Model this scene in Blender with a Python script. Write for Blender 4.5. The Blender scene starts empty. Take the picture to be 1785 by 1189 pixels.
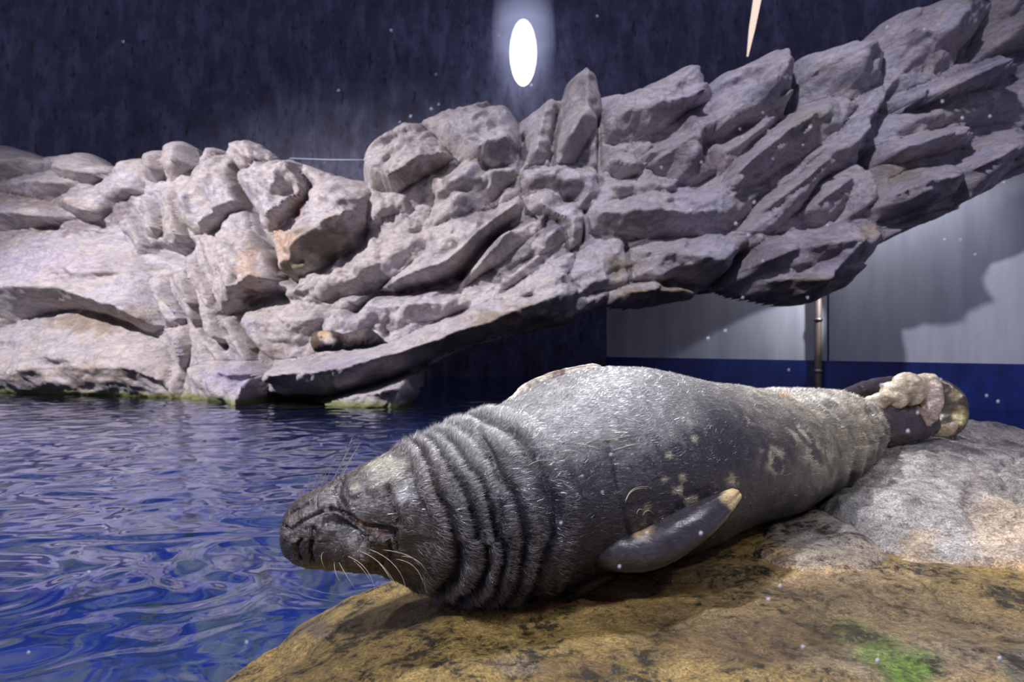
import bpy, math, random
import numpy as np
from mathutils import Vector

rng = np.random.default_rng(7)
random.seed(7)
C = bpy.context.scene.collection
SC = bpy.context.scene

# ------------------------------------------------------------------ camera
F = 1000.0; CX = 892.5; CY = 594.5; H = 0.75
cam_d = bpy.data.cameras.new('camera'); cam = bpy.data.objects.new('camera', cam_d); C.objects.link(cam)
cam.location = (0, 0, H); cam.rotation_euler = (math.radians(90), 0, 0)
cam_d.sensor_width = 36; cam_d.lens = 36 * F / 1785; cam_d.clip_start = 0.02; cam_d.clip_end = 100
cam_d.dof.use_dof = True; cam_d.dof.focus_distance = 1.15; cam_d.dof.aperture_fstop = 5.6
SC.camera = cam
SC.view_settings.view_transform = 'Standard'; SC.view_settings.look = 'None'
SC.view_settings.gamma = 1; SC.view_settings.use_curve_mapping = False
SC.view_settings.exposure = 0.0
SC.cycles.max_bounces = 8; SC.cycles.transparent_max_bounces = 12
SC.cycles.caustics_reflective = False; SC.cycles.caustics_refractive = False
SC.cycles.use_denoising = True

# ------------------------------------------------------------------ world and lights
w = bpy.data.worlds.new('world'); SC.world = w; w.use_nodes = True
w.node_tree.nodes['Background'].inputs[0].default_value = (0.40, 0.39, 0.60, 1)
w.node_tree.nodes['Background'].inputs[1].default_value = 0.48


def light(name, kind, loc, aim, power, color, size=1.0, size_y=None, angle=None, blend=0.5):
    d = bpy.data.lights.new(name, kind); d.energy = power; d.color = color
    if kind == 'AREA':
        d.shape = 'RECTANGLE' if size_y else 'DISK'; d.size = size
        if size_y: d.size_y = size_y
    else:
        d.shadow_soft_size = size
    if kind == 'SPOT':
        d.spot_size = math.radians(angle); d.spot_blend = blend
    o = bpy.data.objects.new(name, d); C.objects.link(o); o.location = loc
    o.rotation_euler = (Vector(aim) - Vector(loc)).to_track_quat('-Z', 'Y').to_euler()
    return o


light('flood_light', 'SPOT', (-6.2, 1.6, 5.6), (-4.3, 7.2, 1.2), 4600, (1.0, 0.94, 0.95), 0.10, angle=84, blend=0.8)
light('flood_light', 'SPOT', (-0.4, 1.2, 6.5), (2.2, 5.8, 2.1), 1750, (0.94, 0.92, 1.0), 0.15, angle=70, blend=0.8)
light('flood_light', 'SPOT', (0.55, 2.75, 3.1), (0.3, 1.3, 0.3), 380, (0.98, 0.96, 1.0), 0.07, angle=75, blend=0.7)
light('flood_light', 'SPOT', (-1.1, 0.15, 2.2), (0.05, 1.15, 0.4), 185, (0.92, 0.92, 1.0), 0.08, angle=60, blend=0.7)
light('flood_light', 'SPOT', (2.0, 0.3, 2.8), (1.25, 1.6, 0.3), 72, (1.0, 0.94, 0.86), 0.12, angle=64, blend=0.8)
light('flood_light', 'SPOT', (-1.3, 2.3, 2.6), (0.8, 1.65, 0.4), 170, (0.97, 0.97, 1.0), 0.06, angle=56, blend=0.8)
light('flood_light', 'SPOT', (0.75, 0.55, 1.95), (0.4, 1.3, 0.35), 34, (0.92, 0.93, 1.0), 0.07, angle=80, blend=0.9)
light('added_wall_light', 'AREA', (3.86, 6.72, 2.7), (4.18, 7.17, 0.8), 22, (0.9, 0.92, 1.0), 2.6, 0.3)  # soft fill added to brighten the grey wall
light('added_wall_light', 'SPOT', (4.0, 6.6, 1.75), (3.3, 7.8, 0.4), 110, (0.97, 0.97, 1.0), 0.04, angle=42, blend=0.25)  # unseen spot added behind the arch for the bright wedge on the wall
light('added_underwater_light', 'AREA', (-3.0, 3.6, -0.12), (-3.0, 3.6, -2), 115, (0.62, 0.76, 1.0), 8.0, 6.0)  # unseen area light added under the surface to brighten the pool floor


# ------------------------------------------------------------------ helpers
def ray(px, py, d):
    return np.array([(px - CX) / F * d, d, H - (py - CY) / F * d])


def hash3(i, j, k, seed):
    n = (i * 374761393 + j * 668265263 + k * 1274126177 + seed * 974711) & 0xffffffff
    n = ((n ^ (n >> 13)) * 1274126177) & 0xffffffff
    n = n ^ (n >> 16)
    return (n & 0xffffff) / float(0x7fffff) - 1.0


def vnoise(x, y, z, seed=0):
    xi = np.floor(x).astype(np.int64); yi = np.floor(y).astype(np.int64); zi = np.floor(z).astype(np.int64)
    fx = x - xi; fy = y - yi; fz = z - zi
    fx = fx * fx * (3 - 2 * fx); fy = fy * fy * (3 - 2 * fy); fz = fz * fz * (3 - 2 * fz)
    r = 0
    for a in (0, 1):
        for b in (0, 1):
            for c in (0, 1):
                wgt = (fx if a else 1 - fx) * (fy if b else 1 - fy) * (fz if c else 1 - fz)
                r = r + wgt * hash3(xi + a, yi + b, zi + c, seed)
    return r


def fbm(x, y, z, octv=4, seed=0, gain=0.5, ridged=False):
    s = 0; a = 1.0; t = 0
    for o in range(octv):
        n = vnoise(x, y, z, seed + o * 17)
        if ridged: n = 1 - 2 * np.abs(n)
        s = s + a * n; t += a; a *= gain
        x = x * 2.03 + 3.1; y = y * 2.03 + 1.7; z = z * 2.03 + 5.3
    return s / t


def mesh_obj(name, verts, faces, m=None, parent=None, smooth=True, col=None, label=None, cat=None, group=None, kind=None):
    me = bpy.data.meshes.new(name)
    verts = np.asarray(verts, dtype=np.float32)
    if isinstance(faces, np.ndarray):
        nf, k = faces.shape
        me.vertices.add(len(verts)); me.vertices.foreach_set('co', verts.ravel())
        me.loops.add(nf * k); me.loops.foreach_set('vertex_index', faces.astype(np.int32).ravel())
        me.polygons.add(nf)
        me.polygons.foreach_set('loop_start', np.arange(0, nf * k, k, dtype=np.int32))
        me.polygons.foreach_set('loop_total', np.full(nf, k, dtype=np.int32))
        me.update(calc_edges=True)
    else:
        me.from_pydata([tuple(map(float, v)) for v in verts], [], [tuple(map(int, f)) for f in faces]); me.update()
    if smooth:
        me.polygons.foreach_set('use_smooth', np.ones(len(me.polygons), dtype=bool))
    if col is not None:
        ca = me.color_attributes.new('Col', 'FLOAT_COLOR', 'POINT')
        c4 = np.ones((len(verts), 4), dtype=np.float32); c4[:, :3] = col
        ca.data.foreach_set('color', c4.ravel())
    me.validate()
    if m: me.materials.append(m)
    o = bpy.data.objects.new(name, me); C.objects.link(o)
    if parent is not None: o.parent = parent
    return tag(o, label, cat, group, kind)


def tag(o, label=None, cat=None, group=None, kind=None):
    if label: o['label'] = label
    if cat: o['category'] = cat
    if group: o['group'] = group
    if kind: o['kind'] = kind
    return o


def empty(name, loc, **k):
    o = bpy.data.objects.new(name, None); C.objects.link(o); o.location = loc
    return tag(o, **k)


def seg_dist(P, A, B):
    d = B - A; L = max((d ** 2).sum(), 1e-12)
    t = np.clip(((P - A) @ d) / L, 0, 1)
    return np.linalg.norm(P - (A + t[:, None] * d), axis=1), t


def poly_dist(P, poly):
    best = np.full(len(P), 1e9)
    for i in range(len(poly)):
        best = np.minimum(best, seg_dist(P, poly[i], poly[(i + 1) % len(poly)])[0])
    return best


def inside(P, poly):
    x, y = P[:, 0], P[:, 1]; r = np.zeros(len(P), bool); n = len(poly)
    for i in range(n):
        x1, y1 = poly[i]; x2, y2 = poly[(i + 1) % n]
        c = ((y1 > y) != (y2 > y))
        xx = (x2 - x1) * (y - y1) / (y2 - y1 + 1e-12) + x1
        r ^= c & (x < xx)
    return r


def catmull(vals, n):
    vals = np.asarray(vals, float); k = len(vals)
    t = np.linspace(0, k - 1, n); i = np.clip(np.floor(t).astype(int), 0, k - 2); f = (t - i)[:, None]
    if vals.ndim == 1: vals = vals[:, None]
    p0 = vals[np.clip(i - 1, 0, k - 1)]; p1 = vals[i]; p2 = vals[i + 1]; p3 = vals[np.clip(i + 2, 0, k - 1)]
    return 0.5 * ((2 * p1) + (-p0 + p2) * f + (2 * p0 - 5 * p1 + 4 * p2 - p3) * f ** 2 + (-p0 + 3 * p1 - 3 * p2 + p3) * f ** 3), t


def sm(x, a, b):
    t = np.clip((x - a) / (b - a), 0, 1); return t * t * (3 - 2 * t)


# ------------------------------------------------------------------ materials
class NT:
    def __init__(self, name):
        self.m = bpy.data.materials.new(name); self.m.use_nodes = True
        self.t = self.m.node_tree; self.p = self.t.nodes['Principled BSDF']; self.out = self.t.nodes['Material Output']

    def n(self, typ, **kw):
        nd = self.t.nodes.new(typ)
        for k, v in kw.items(): setattr(nd, k, v)
        return nd

    def l(self, a, b): self.t.links.new(a, b)

    def coord(self, scale=(1, 1, 1), rot=(0, 0, 0)):
        tc = self.n('ShaderNodeTexCoord'); mp = self.n('ShaderNodeMapping')
        mp.inputs['Scale'].default_value = scale; mp.inputs['Rotation'].default_value = rot
        self.l(tc.outputs['Object'], mp.inputs['Vector']); return mp.outputs[0]

    def noise(self, vec, scale, detail=4, rough=0.5, dist=0.0):
        nd = self.n('ShaderNodeTexNoise'); nd.inputs['Scale'].default_value = scale; nd.inputs['Detail'].default_value = detail
        nd.inputs['Roughness'].default_value = rough; nd.inputs['Distortion'].default_value = dist
        self.l(vec, nd.inputs['Vector']); return nd.outputs['Fac']

    def ramp(self, fac, stops):
        r = self.n('ShaderNodeValToRGB'); e = r.color_ramp.elements
        while len(e) > 1: e.remove(e[0])
        for i, (p, c) in enumerate(stops):
            el = e[0] if i == 0 else e.new(p)
            el.position = p; el.color = (*c, 1) if len(c) == 3 else c
        self.l(fac, r.inputs[0]); return r.outputs[0]

    def mix(self, fac, a, b, mode='MIX'):
        m = self.n('ShaderNodeMix', data_type='RGBA', blend_type=mode)
        for s, v in ((0, fac), (6, a), (7, b)):
            if hasattr(v, 'is_linked'): self.l(v, m.inputs[s])
            else: m.inputs[s].default_value = v if s == 0 else (*v, 1)
        return m.outputs[2]

    def math(self, op, a, b=None, clamp=False):
        m = self.n('ShaderNodeMath', operation=op); m.use_clamp = clamp
        for s, v in ((0, a), (1, b)):
            if v is None: continue
            if hasattr(v, 'is_linked'): self.l(v, m.inputs[s])
            else: m.inputs[s].default_value = v
        return m.outputs[0]

    def bump(self, h, strength, dist, prev=None):
        b = self.n('ShaderNodeBump'); b.inputs['Strength'].default_value = strength; b.inputs['Distance'].default_value = dist
        self.l(h, b.inputs['Height'])
        if prev is not None: self.l(prev, b.inputs['Normal'])
        return b.outputs[0]

    def attr(self, name='Col'):
        a = self.n('ShaderNodeAttribute'); a.attribute_name = name; return a.outputs['Color']


def plain(name, col, rough=0.6, metal=0.0, vary=0.15, scale=6.0):
    k = NT(name); v = k.coord()
    f = k.noise(v, scale, 5)
    c = k.mix(f, tuple(x * (1 - vary) for x in col), tuple(min(1, x * (1 + vary)) for x in col))
    k.l(c, k.p.inputs['Base Color']); k.p.inputs['Roughness'].default_value = rough; k.p.inputs['Metallic'].default_value = metal
    return k.m


def rock_wall_mat():
    k = NT('pale_rockwork'); v = k.coord(); vb = k.coord((1, 1, 2.6), (0, math.radians(30), 0))
    big = k.noise(v, 0.9, 6, 0.6, 0.6); med = k.noise(vb, 3.0, 8, 0.65, 0.8); fine = k.noise(v, 22, 6, 0.7)
    c1 = k.ramp(big, [(0.30, (0.27, 0.23, 0.21)), (0.40, (0.46, 0.41, 0.40)), (0.48, (0.64, 0.55, 0.46)), (0.54, (0.48, 0.46, 0.56)), (0.62, (0.62, 0.58, 0.62)), (0.70, (0.38, 0.34, 0.34))])
    mot = k.noise(vb, 5.5, 8, 0.7, 1.0)
    c2 = k.ramp(mot, [(0.32, (0.20, 0.18, 0.19)), (0.42, (0.42, 0.38, 0.40)), (0.50, (0.52, 0.50, 0.56)), (0.57, (0.62, 0.56, 0.48)), (0.66, (0.70, 0.67, 0.70))])
    c = k.mix(0.55, c1, c2)
    veins = k.noise(vb, 1.7, 9, 0.72, 1.6)
    vein = k.ramp(veins, [(0.470, (1, 1, 1)), (0.497, (0.40, 0.37, 0.36)), (0.503, (0.40, 0.37, 0.36)), (0.53, (1, 1, 1))])
    c = k.mix(0.8, c, k.mix(1.0, c, vein, 'MULTIPLY'))
    c = k.mix(0.35, c, k.ramp(fine, [(0.3, (0.30, 0.27, 0.27)), (0.7, (0.66, 0.62, 0.63))]))
    c = k.mix(1.0, c, k.attr(), 'MULTIPLY')
    # algae stain along the waterline
    tc = k.n('ShaderNodeTexCoord'); sp = k.n('ShaderNodeSeparateXYZ'); k.l(tc.outputs['Object'], sp.inputs[0])
    zz = k.math('ADD', sp.outputs[2], k.math('MULTIPLY', k.math('SUBTRACT', med, 0.5), 0.16))
    mr = k.n('ShaderNodeMapRange'); k.l(zz, mr.inputs[0])
    mr.inputs[1].default_value = 0.02; mr.inputs[2].default_value = 0.10; mr.inputs[3].default_value = 1; mr.inputs[4].default_value = 0
    c = k.mix(mr.outputs[0], c, (0.20, 0.22, 0.07))
    k.l(c, k.p.inputs['Base Color']); k.p.inputs['Roughness'].default_value = 0.62
    nb = k.bump(mot, 0.7, 0.06); nb = k.bump(fine, 0.8, 0.018, nb)
    k.l(nb, k.p.inputs['Normal'])
    return k.m


def fg_rock_mat(name, speck, spk_amt, rough_lo, rough_hi, bump):
    k = NT(name); v = k.coord(); col = k.attr()
    a = k.noise(v, 7, 8, 0.7, 0.4); b = k.noise(v, 42, 6, 0.75, 0.3); g = k.noise(v, 190, 4, 0.85)
    c = k.mix(1.0, col, k.ramp(a, [(0.30, (0.40, 0.38, 0.36)), (0.5, (1.0, 1.0, 1.0)), (0.70, (1.45, 1.42, 1.35))]), 'MULTIPLY')
    c = k.mix(1.0, c, k.ramp(b, [(0.34, (0.45, 0.42, 0.40)), (0.5, (1.0, 1.0, 1.0)), (0.66, (1.35, 1.33, 1.3))]), 'MULTIPLY')
    c = k.mix(1.0, c, k.ramp(g, [(0.32, (0.25, 0.23, 0.21)), (0.48, (0.95, 0.95, 0.95)), (0.66, (2.1, 2.0, 1.8))]), 'MULTIPLY')
    s = k.ramp(k.math('MULTIPLY', k.math('ADD', b, a), 0.5), [(spk_amt, (1, 1, 1)), (spk_amt + 0.045, (0, 0, 0))])
    c = k.mix(s, c, speck)
    k.l(c, k.p.inputs['Base Color'])
    r = k.n('ShaderNodeMapRange'); k.l(a, r.inputs[0]); r.inputs[1].default_value = 0.35; r.inputs[2].default_value = 0.65
    r.inputs[3].default_value = rough_lo; r.inputs[4].default_value = rough_hi
    k.l(r.outputs[0], k.p.inputs['Roughness'])
    nb = k.bump(a, 0.6, 0.025); nb = k.bump(b, 0.8, 0.010, nb); nb = k.bump(g, bump, 0.0016, nb)
    k.l(nb, k.p.inputs['Normal'])
    return k.m


M_WALLROCK = rock_wall_mat()
M_BROWN = fg_rock_mat('wet_brown_rock', (0.028, 0.022, 0.010), 0.425, 0.22, 0.5, 1.0)
M_GREY = fg_rock_mat('grey_rock', (0.10, 0.10, 0.10), 0.36, 0.45, 0.75, 0.7)


def seal_mat(name, rough, spec, hb=1.0):
    k = NT(name); v = k.coord(); col = k.attr()
    vs = k.coord((60, 220, 220), (0, 0, math.radians(32)))
    hair = k.noise(vs, 1.0, 5, 0.7, 0.8); blot = k.noise(v, 30, 6, 0.7)
    c = k.mix(1.0, col, k.ramp(hair, [(0.3, (0.55, 0.55, 0.56)), (0.5, (1, 1, 1)), (0.72, (1.9, 1.85, 1.75))]), 'MULTIPLY')
    c = k.mix(1.0, c, k.ramp(blot, [(0.3, (0.7, 0.7, 0.7)), (0.7, (1.25, 1.25, 1.25))]), 'MULTIPLY')
    k.l(c, k.p.inputs['Base Color']); k.p.inputs['Roughness'].default_value = rough
    k.p.inputs['Specular IOR Level'].default_value = spec
    hr2 = k.noise(k.coord((22, 90, 90), (0, 0, math.radians(32))), 1.0, 4, 0.6, 1.5)
    nb = k.bump(hr2, 0.40 * hb, 0.005); nb = k.bump(hair, 0.6 * hb, 0.0025, nb)
    k.l(nb, k.p.inputs['Normal'])
    return k.m


M_SEAL = seal_mat('seal_coat', 0.33, 1.0); M_FLIP = seal_mat('wet_flipper_skin', 0.24, 1.0, 0.35)
k = NT('fur_hair'); k.l(k.attr(), k.p.inputs['Base Color']); k.p.inputs['Roughness'].default_value = 0.3; k.p.inputs['Specular IOR Level'].default_value = 1.0; M_FUR = k.m
M_WHISK = plain('whisker', (0.66, 0.56, 0.40), 0.4)

# ------------------------------------------------------------------ rock wall
def base_y(X, Z):
    return np.interp(X, [-12, -8, -3, 0, 4.5, 8], [9.5, 8.9, 7.5, 6.8, 5.5, 4.9]) + 0.22 * (Z - 0.8)


def px_to_wall(px, py, h=0.0):
    D = 7.0
    for _ in range(12):
        X = (px - CX) / F * D; Z = H - (py - CY) / F * D
        D = 0.5 * D + 0.5 * (float(base_y(X, Z)) - h)
    return X, Z


STONES = [
 ([(-60,240),(0,246),(30,255),(52,268),(75,282),(60,300),(0,312),(-60,315)], [(-60,285,.3),(0,285,.3),(45,275,.2)]),
 ([(78,282),(100,265),(140,261),(160,277),(195,285),(192,305),(150,318),(110,318),(85,300)], [(95,292,.3),(150,300,.35)]),
 ([(0,318),(40,302),(85,292),(115,305),(135,318),(105,335),(70,350),(30,340),(0,335)], [(20,320,.25),(70,315,.35),(105,318,.2)]),
 ([(90,352),(130,335),(160,318),(195,300),(200,282),(240,268),(247,300),(243,335),(215,345),(195,352),(172,378),(150,384),(125,374)], [(110,350,.3),(150,368,.5),(185,338,.5),(235,328,.4)]),
 ([(-60,335),(0,335),(60,345),(95,355),(120,374),(105,392),(50,396),(0,400),(-60,405)], [(-60,370,.35),(0,370,.35),(60,376,.4),(100,376,.3)]),
 ([(-60,425),(0,420),(30,405),(80,398),(140,402),(190,405),(235,430),(262,480),(275,530),(285,570),(262,582),(230,567),(190,549),(140,539),(80,544),(30,559),(0,572),(-60,580)], [(-60,500,.5),(0,500,.55),(100,500,.65),(200,530,.55),(245,555,.35)]),
 ([(-60,580),(0,576),(60,552),(120,543),(180,553),(240,578),(290,600),(300,640),(310,700),(200,700),(0,700),(-60,700)], [(-60,650,.4),(100,640,.5),(220,640,.5),(280,660,.3)]),
 ([(245,262),(270,250),(283,268),(285,300),(270,316),(250,309),(246,285)], [(258,275,.3),(262,300,.35)]),
 ([(268,248),(300,234),(325,250),(340,275),(338,292),(310,304),(295,314),(285,290),(282,265)], [(305,252,.3),(300,285,.42)]),
 ([(340,270),(352,252),(365,247),(385,256),(370,270),(350,300),(342,290)], [(360,262,.25),(352,280,.25)]),
 ([(385,255),(410,236),(440,238),(465,255),(468,275),(440,288),(408,300),(395,275)], [(405,252,.3),(425,272,.3)]),
 ([(240,340),(262,338),(272,350),(280,400),(272,414),(255,410),(245,385),(238,360)], [(252,350,.2),(262,400,.3)]),
 ([(274,330),(298,325),(308,345),(318,380),(328,418),(300,428),(285,418),(278,380)], [(290,340,.2),(305,410,.32)]),
 ([(208,378),(228,364),(240,378),(252,410),(262,440),(245,442),(225,410),(205,398)], [(222,380,.2),(245,425,.2)]),
 ([(308,345),(330,302),(355,277),(385,260),(400,282),(412,312),(425,360),(400,377),(388,390),(362,408),(340,408),(322,392),(310,367)], [(325,345,.35),(372,300,.35),(405,345,.3),(345,388,.38)]),
 ([(345,412),(385,392),(425,364),(440,400),(470,440),(488,490),(478,502),(440,512),(408,545),(385,549),(375,530),(370,480),(360,450)], [(390,430,.35),(400,500,.5),(445,480,.42),(470,488,.35)]),
 ([(250,490),(275,480),(290,490),(300,520),(318,555),(312,572),(290,570),(280,545),(262,510)], [(272,500,.25),(300,555,.32)]),
 ([(297,480),(318,468),(332,485),(345,520),(352,560),(338,572),(318,542),(302,510)], [(314,490,.25),(336,550,.3)]),
 ([(305,420),(330,440),(350,470),(365,500),(378,530),(384,548),(372,552),(350,512),(320,470)], [(328,455,.15),(365,525,.2)]),
 ([(350,520),(368,520),(385,560),(395,590),(380,602),(355,592),(345,560)], [(362,545,.2),(372,585,.2)]),
 ([(283,575),(320,565),(330,600),(325,640),(316,700),(303,700),(300,640),(290,610)], [(308,590,.25),(312,650,.3)]),
 ([(378,550),(400,554),(425,590),(437,634),(425,634),(405,602)], [(395,565,.2),(425,620,.25)]),
 ([(325,642),(360,628),(440,632),(462,650),(472,712),(440,740),(370,740),(340,720),(330,670)], [(375,650,.5),(430,655,.55),(420,715,.5)]),
 ([(408,303),(440,284),(495,266),(520,277),(537,322),(522,350),(512,376),(490,396),(470,404),(450,388),(430,352),(412,322)], [(425,308,.25),(500,284,.38),(515,322,.4),(470,382,.45)]),
 ([(524,279),(560,292),(625,303),(650,340),(642,388),(622,430),(565,468),(505,486),(480,472),(472,412),(500,399),(532,345)], [(560,325,.35),(602,372,.55),(545,412,.55),(492,458,.4)]),
 ([(626,275),(650,245),(690,215),(725,205),(760,238),(792,275),(745,312),(695,340),(650,328),(628,305)], [(636,285,.4),(680,312,.55),(735,276,.5),(775,268,.35)]),
 ([(727,206),(780,180),(850,168),(885,172),(903,195),(906,240),(896,284),(850,294),(800,284),(766,240)], [(780,222,.35),(835,256,.5),(882,238,.5)]),
 ([(752,322),(800,287),(838,281),(852,295),(905,292),(900,314),(850,355),(790,390),(757,400),(748,374),(760,345)], [(764,338,.3),(805,318,.42),(848,300,.42),(892,300,.25)]),
 ([(645,388),(700,372),(745,398),(740,432),(700,470),(650,500),(600,515),(560,522),(525,508),(565,472),(625,434)], [(600,490,.25),(690,440,.3)]),
 ([(750,402),(800,384),(860,362),(905,340),(912,352),(905,372),(875,392),(830,436),(798,470),(750,494),(700,500),(645,506),(618,532),(604,522),(652,502),(702,472),(744,436)], [(612,524,.25),(700,482,.42),(780,452,.48),(850,388,.42),(900,354,.35)]),
 ([(620,540),(648,512),(700,506),(755,500),(805,502),(855,472),(905,442),(925,480),(850,522),(780,552),(720,562),(670,577),(640,574),(622,562)], [(660,535,.22),(780,525,.28)]),
 ([(806,500),(820,470),(860,420),(900,390),(925,375),(955,372),(948,392),(905,428),(870,462),(835,480)], [(830,470,.3),(890,405,.35)]),
 ([(965,372),(985,392),(990,415),(950,440),(905,452),(925,425),(950,400)], [(970,400,.2),(940,430,.2)]),
 ([(462,650),(500,632),(560,621),(620,611),(680,596),(760,561),(840,531),(920,492),(985,470),(1005,505),(990,545),(900,578),(800,604),(735,632),(690,654),(640,674),(560,694),(500,698),(468,684)], [(480,654,.55),(600,642,.65),(700,612,.62),(850,562,.5),(975,512,.35)]),
 ([(516,730),(524,702),(600,688),(690,658),(722,652),(722,684),(705,735)], [(545,708,.4),(640,686,.5),(700,678,.5),(695,718,.45)]),
 ([(410,556),(440,542),(500,520),(560,530),(612,542),(640,577),(605,598),(540,618),(470,628),(440,602),(420,582)], [(430,562,.25),(545,560,.3)]),
 ([(906,202),(925,191),(955,165),(980,161),(976,200),(966,260),(945,288),(922,290),(912,272)], [(952,188,.3),(935,268,.38)]),
 ([(981,160),(990,130),(1025,107),(1040,130),(1050,165),(1047,205),(1032,235),(1002,285),(966,296),(970,240)], [(1018,128,.35),(1024,192,.45),(994,246,.42)]),
 ([(1052,160),(1100,145),(1140,135),(1200,110),(1225,108),(1241,130),(1243,170),(1202,190),(1162,218),(1100,244),(1057,248),(1050,205)], [(1090,200,.3),(1150,180,.4),(1228,158,.48)]),
 ([(1122,266),(1160,237),(1200,221),(1224,236),(1250,300),(1205,322),(1150,304),(1130,287)], [(1134,264,.3),(1206,240,.42),(1150,276,.35)]),
 ([(1052,272),(1080,260),(1110,262),(1130,282),(1120,304),(1080,310),(1052,296)], [(1070,280,.22),(1108,285,.34)]),
 ([(1245,122),(1300,106),(1345,88),(1370,90),(1385,130),(1390,165),(1330,202),(1280,227),(1244,240),(1240,180)], [(1262,140,.3),(1362,106,.4),(1342,146,.38)]),
 ([(1397,92),(1440,80),(1520,60),(1532,100),(1522,150),(1480,178),(1440,188),(1402,178),(1397,140)], [(1422,122,.3),(1502,92,.35)]),
 ([(1240,342),(1290,280),(1340,230),(1390,182),(1450,152),(1490,190),(1450,240),(1380,282),(1320,322),(1270,352)], [(1286,302,.42),(1380,222,.48),(1440,186,.4)]),
 ([(1245,245),(1300,225),(1370,190),(1335,228),(1285,275),(1250,310)], [(1270,262,.2),(1330,222,.2)]),
 ([(1030,368),(1070,347),(1140,337),(1220,327),(1280,317),(1330,332),(1320,362),(1270,402),(1200,408),(1100,412),(1032,404)], [(1048,374,.35),(1150,364,.42),(1260,366,.4)]),
 ([(1012,427),(1050,412),(1090,412),(1108,440),(1095,490),(1060,507),(1020,512),(990,482)], [(1040,440,.3),(1055,488,.3)]),
 ([(1100,430),(1150,412),(1200,410),(1260,410),(1302,410),(1302,440),(1282,480),(1240,496),(1180,490),(1105,490)], [(1130,440,.35),(1260,452,.42)]),
 ([(1060,510),(1110,494),(1180,492),(1222,506),(1215,520),(1160,530),(1100,538),(1060,533)], [(1090,512,.28),(1190,505,.3)]),
 ([(912,345),(950,336),(1000,346),(1020,370),(1022,410),(990,442),(985,410),(975,385),(950,372),(915,370)], [(940,356,.28),(1000,380,.3),(1002,420,.25)]),
 ([(852,522),(920,482),(980,446),(1012,430),(988,480),(1002,520),(940,547),(880,562)], [(900,520,.28),(980,480,.3)]),
 ([(1272,490),(1302,444),(1340,412),(1400,397),(1470,387),(1535,397),(1542,422),(1522,462),(1492,502),(1442,527),(1380,527),(1312,517)], [(1310,468,.35),(1385,436,.5),(1495,418,.5),(1440,486,.45),(1350,490,.35)]),
 ([(1392,372),(1430,322),(1490,277),(1516,292),(1526,342),(1500,372),(1440,396)], [(1430,350,.3),(1502,304,.4)]),
 ([(1528,182),(1560,171),(1620,151),(1680,121),(1740,96),(1785,90),(1850,85),(1785,119),(1720,156),(1640,182),(1560,197)], [(1545,184,.35),(1640,162,.5),(1740,118,.55)]),
 ([(1530,252),(1600,237),(1680,217),(1722,222),(1692,252),(1622,272),(1560,287),(1530,284)], [(1560,262,.3),(1680,234,.35)]),
 ([(1502,372),(1540,322),(1590,292),(1650,282),(1676,302),(1672,332),(1622,357),(1562,380),(1522,390)], [(1530,352,.35),(1600,325,.48),(1656,314,.45)]),
 ([(1662,290),(1700,252),(1750,222),(1800,217),(1850,240),(1800,290),(1730,334),(1682,357),(1667,332)], [(1690,302,.38),(1772,256,.45)]),
 ([(1533,60),(1560,20),(1620,-2),(1690,-20),(1720,30),(1690,90),(1640,130),(1600,148),(1533,168)], [(1575,60,.35),(1660,50,.4)]),
 ([(1695,-22),(1900,-60),(1900,75),(1780,85),(1700,105),(1722,40)], [(1740,50,.4),(1850,30,.45)]),
 ([(1535,200),(1600,192),(1680,170),(1760,140),(1850,115),(1850,205),(1760,208),(1680,210),(1600,230),(1535,240)], [(1590,212,.12),(1760,180,.18)]),
 ([(1292,402),(1330,342),(1400,302),(1450,242),(1500,202),(1522,232),(1512,272),(1440,314),(1395,367),(1340,408),(1310,408)], [(1340,360,.3),(1450,275,.38)]),
 ([(1545,402),(1600,380),(1660,362),(1720,338),(1790,300),(1740,340),(1660,374),(1600,400),(1550,424)], [(1600,392,.2),(1700,352,.2)]),
 ([(905,300),(945,292),(1000,290),(1045,300),(1045,340),(1025,360),(1000,340),(950,330),(910,338)], [(940,310,.15),(1020,318,.2)]),
 ([(1052,315),(1120,308),(1200,326),(1140,333),(1070,343),(1040,356)], [(1080,325,.15),(1140,322,.15)]),
]
CRACKS = [
 ([(404,290),(425,350),(450,400),(470,440),(486,480),(512,492)], 5, .40),
 ([(412,560),(432,600),(462,636)], 8, .45),
 ([(466,694),(560,699),(640,677),(735,640)], 4, .35),
 ([(390,545),(430,535),(470,512),(492,508)], 6, .25),
 ([(612,540),(645,512),(700,504),(755,497),(800,474)], 7, .30),
 ([(800,474),(835,438),(880,396)], 6, .3),
 ([(1025,360),(1023,412)], 3, .2), ([(1096,430),(1098,492)], 2.5, .2), ([(1106,492),(1220,500)], 3, .15),
 ([(1391,90),(1394,180)], 4, .4), ([(1524,260),(1527,340)], 6, .35),
 ([(1300,440),(1272,492)], 6, .3), ([(940,430),(915,452),(890,470)], 4, .15),
 ([(915,230),(905,290)], 3, .2), ([(968,200),(962,290)], 3, .2), ([(1046,200),(1048,310)], 3, .2),
 ([(262,430),(300,440),(320,430)], 8, .3), ([(345,540),(350,580),(380,604)], 5, .25), ([(170,388),(130,385),(105,372)], 5, .15),
]
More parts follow.
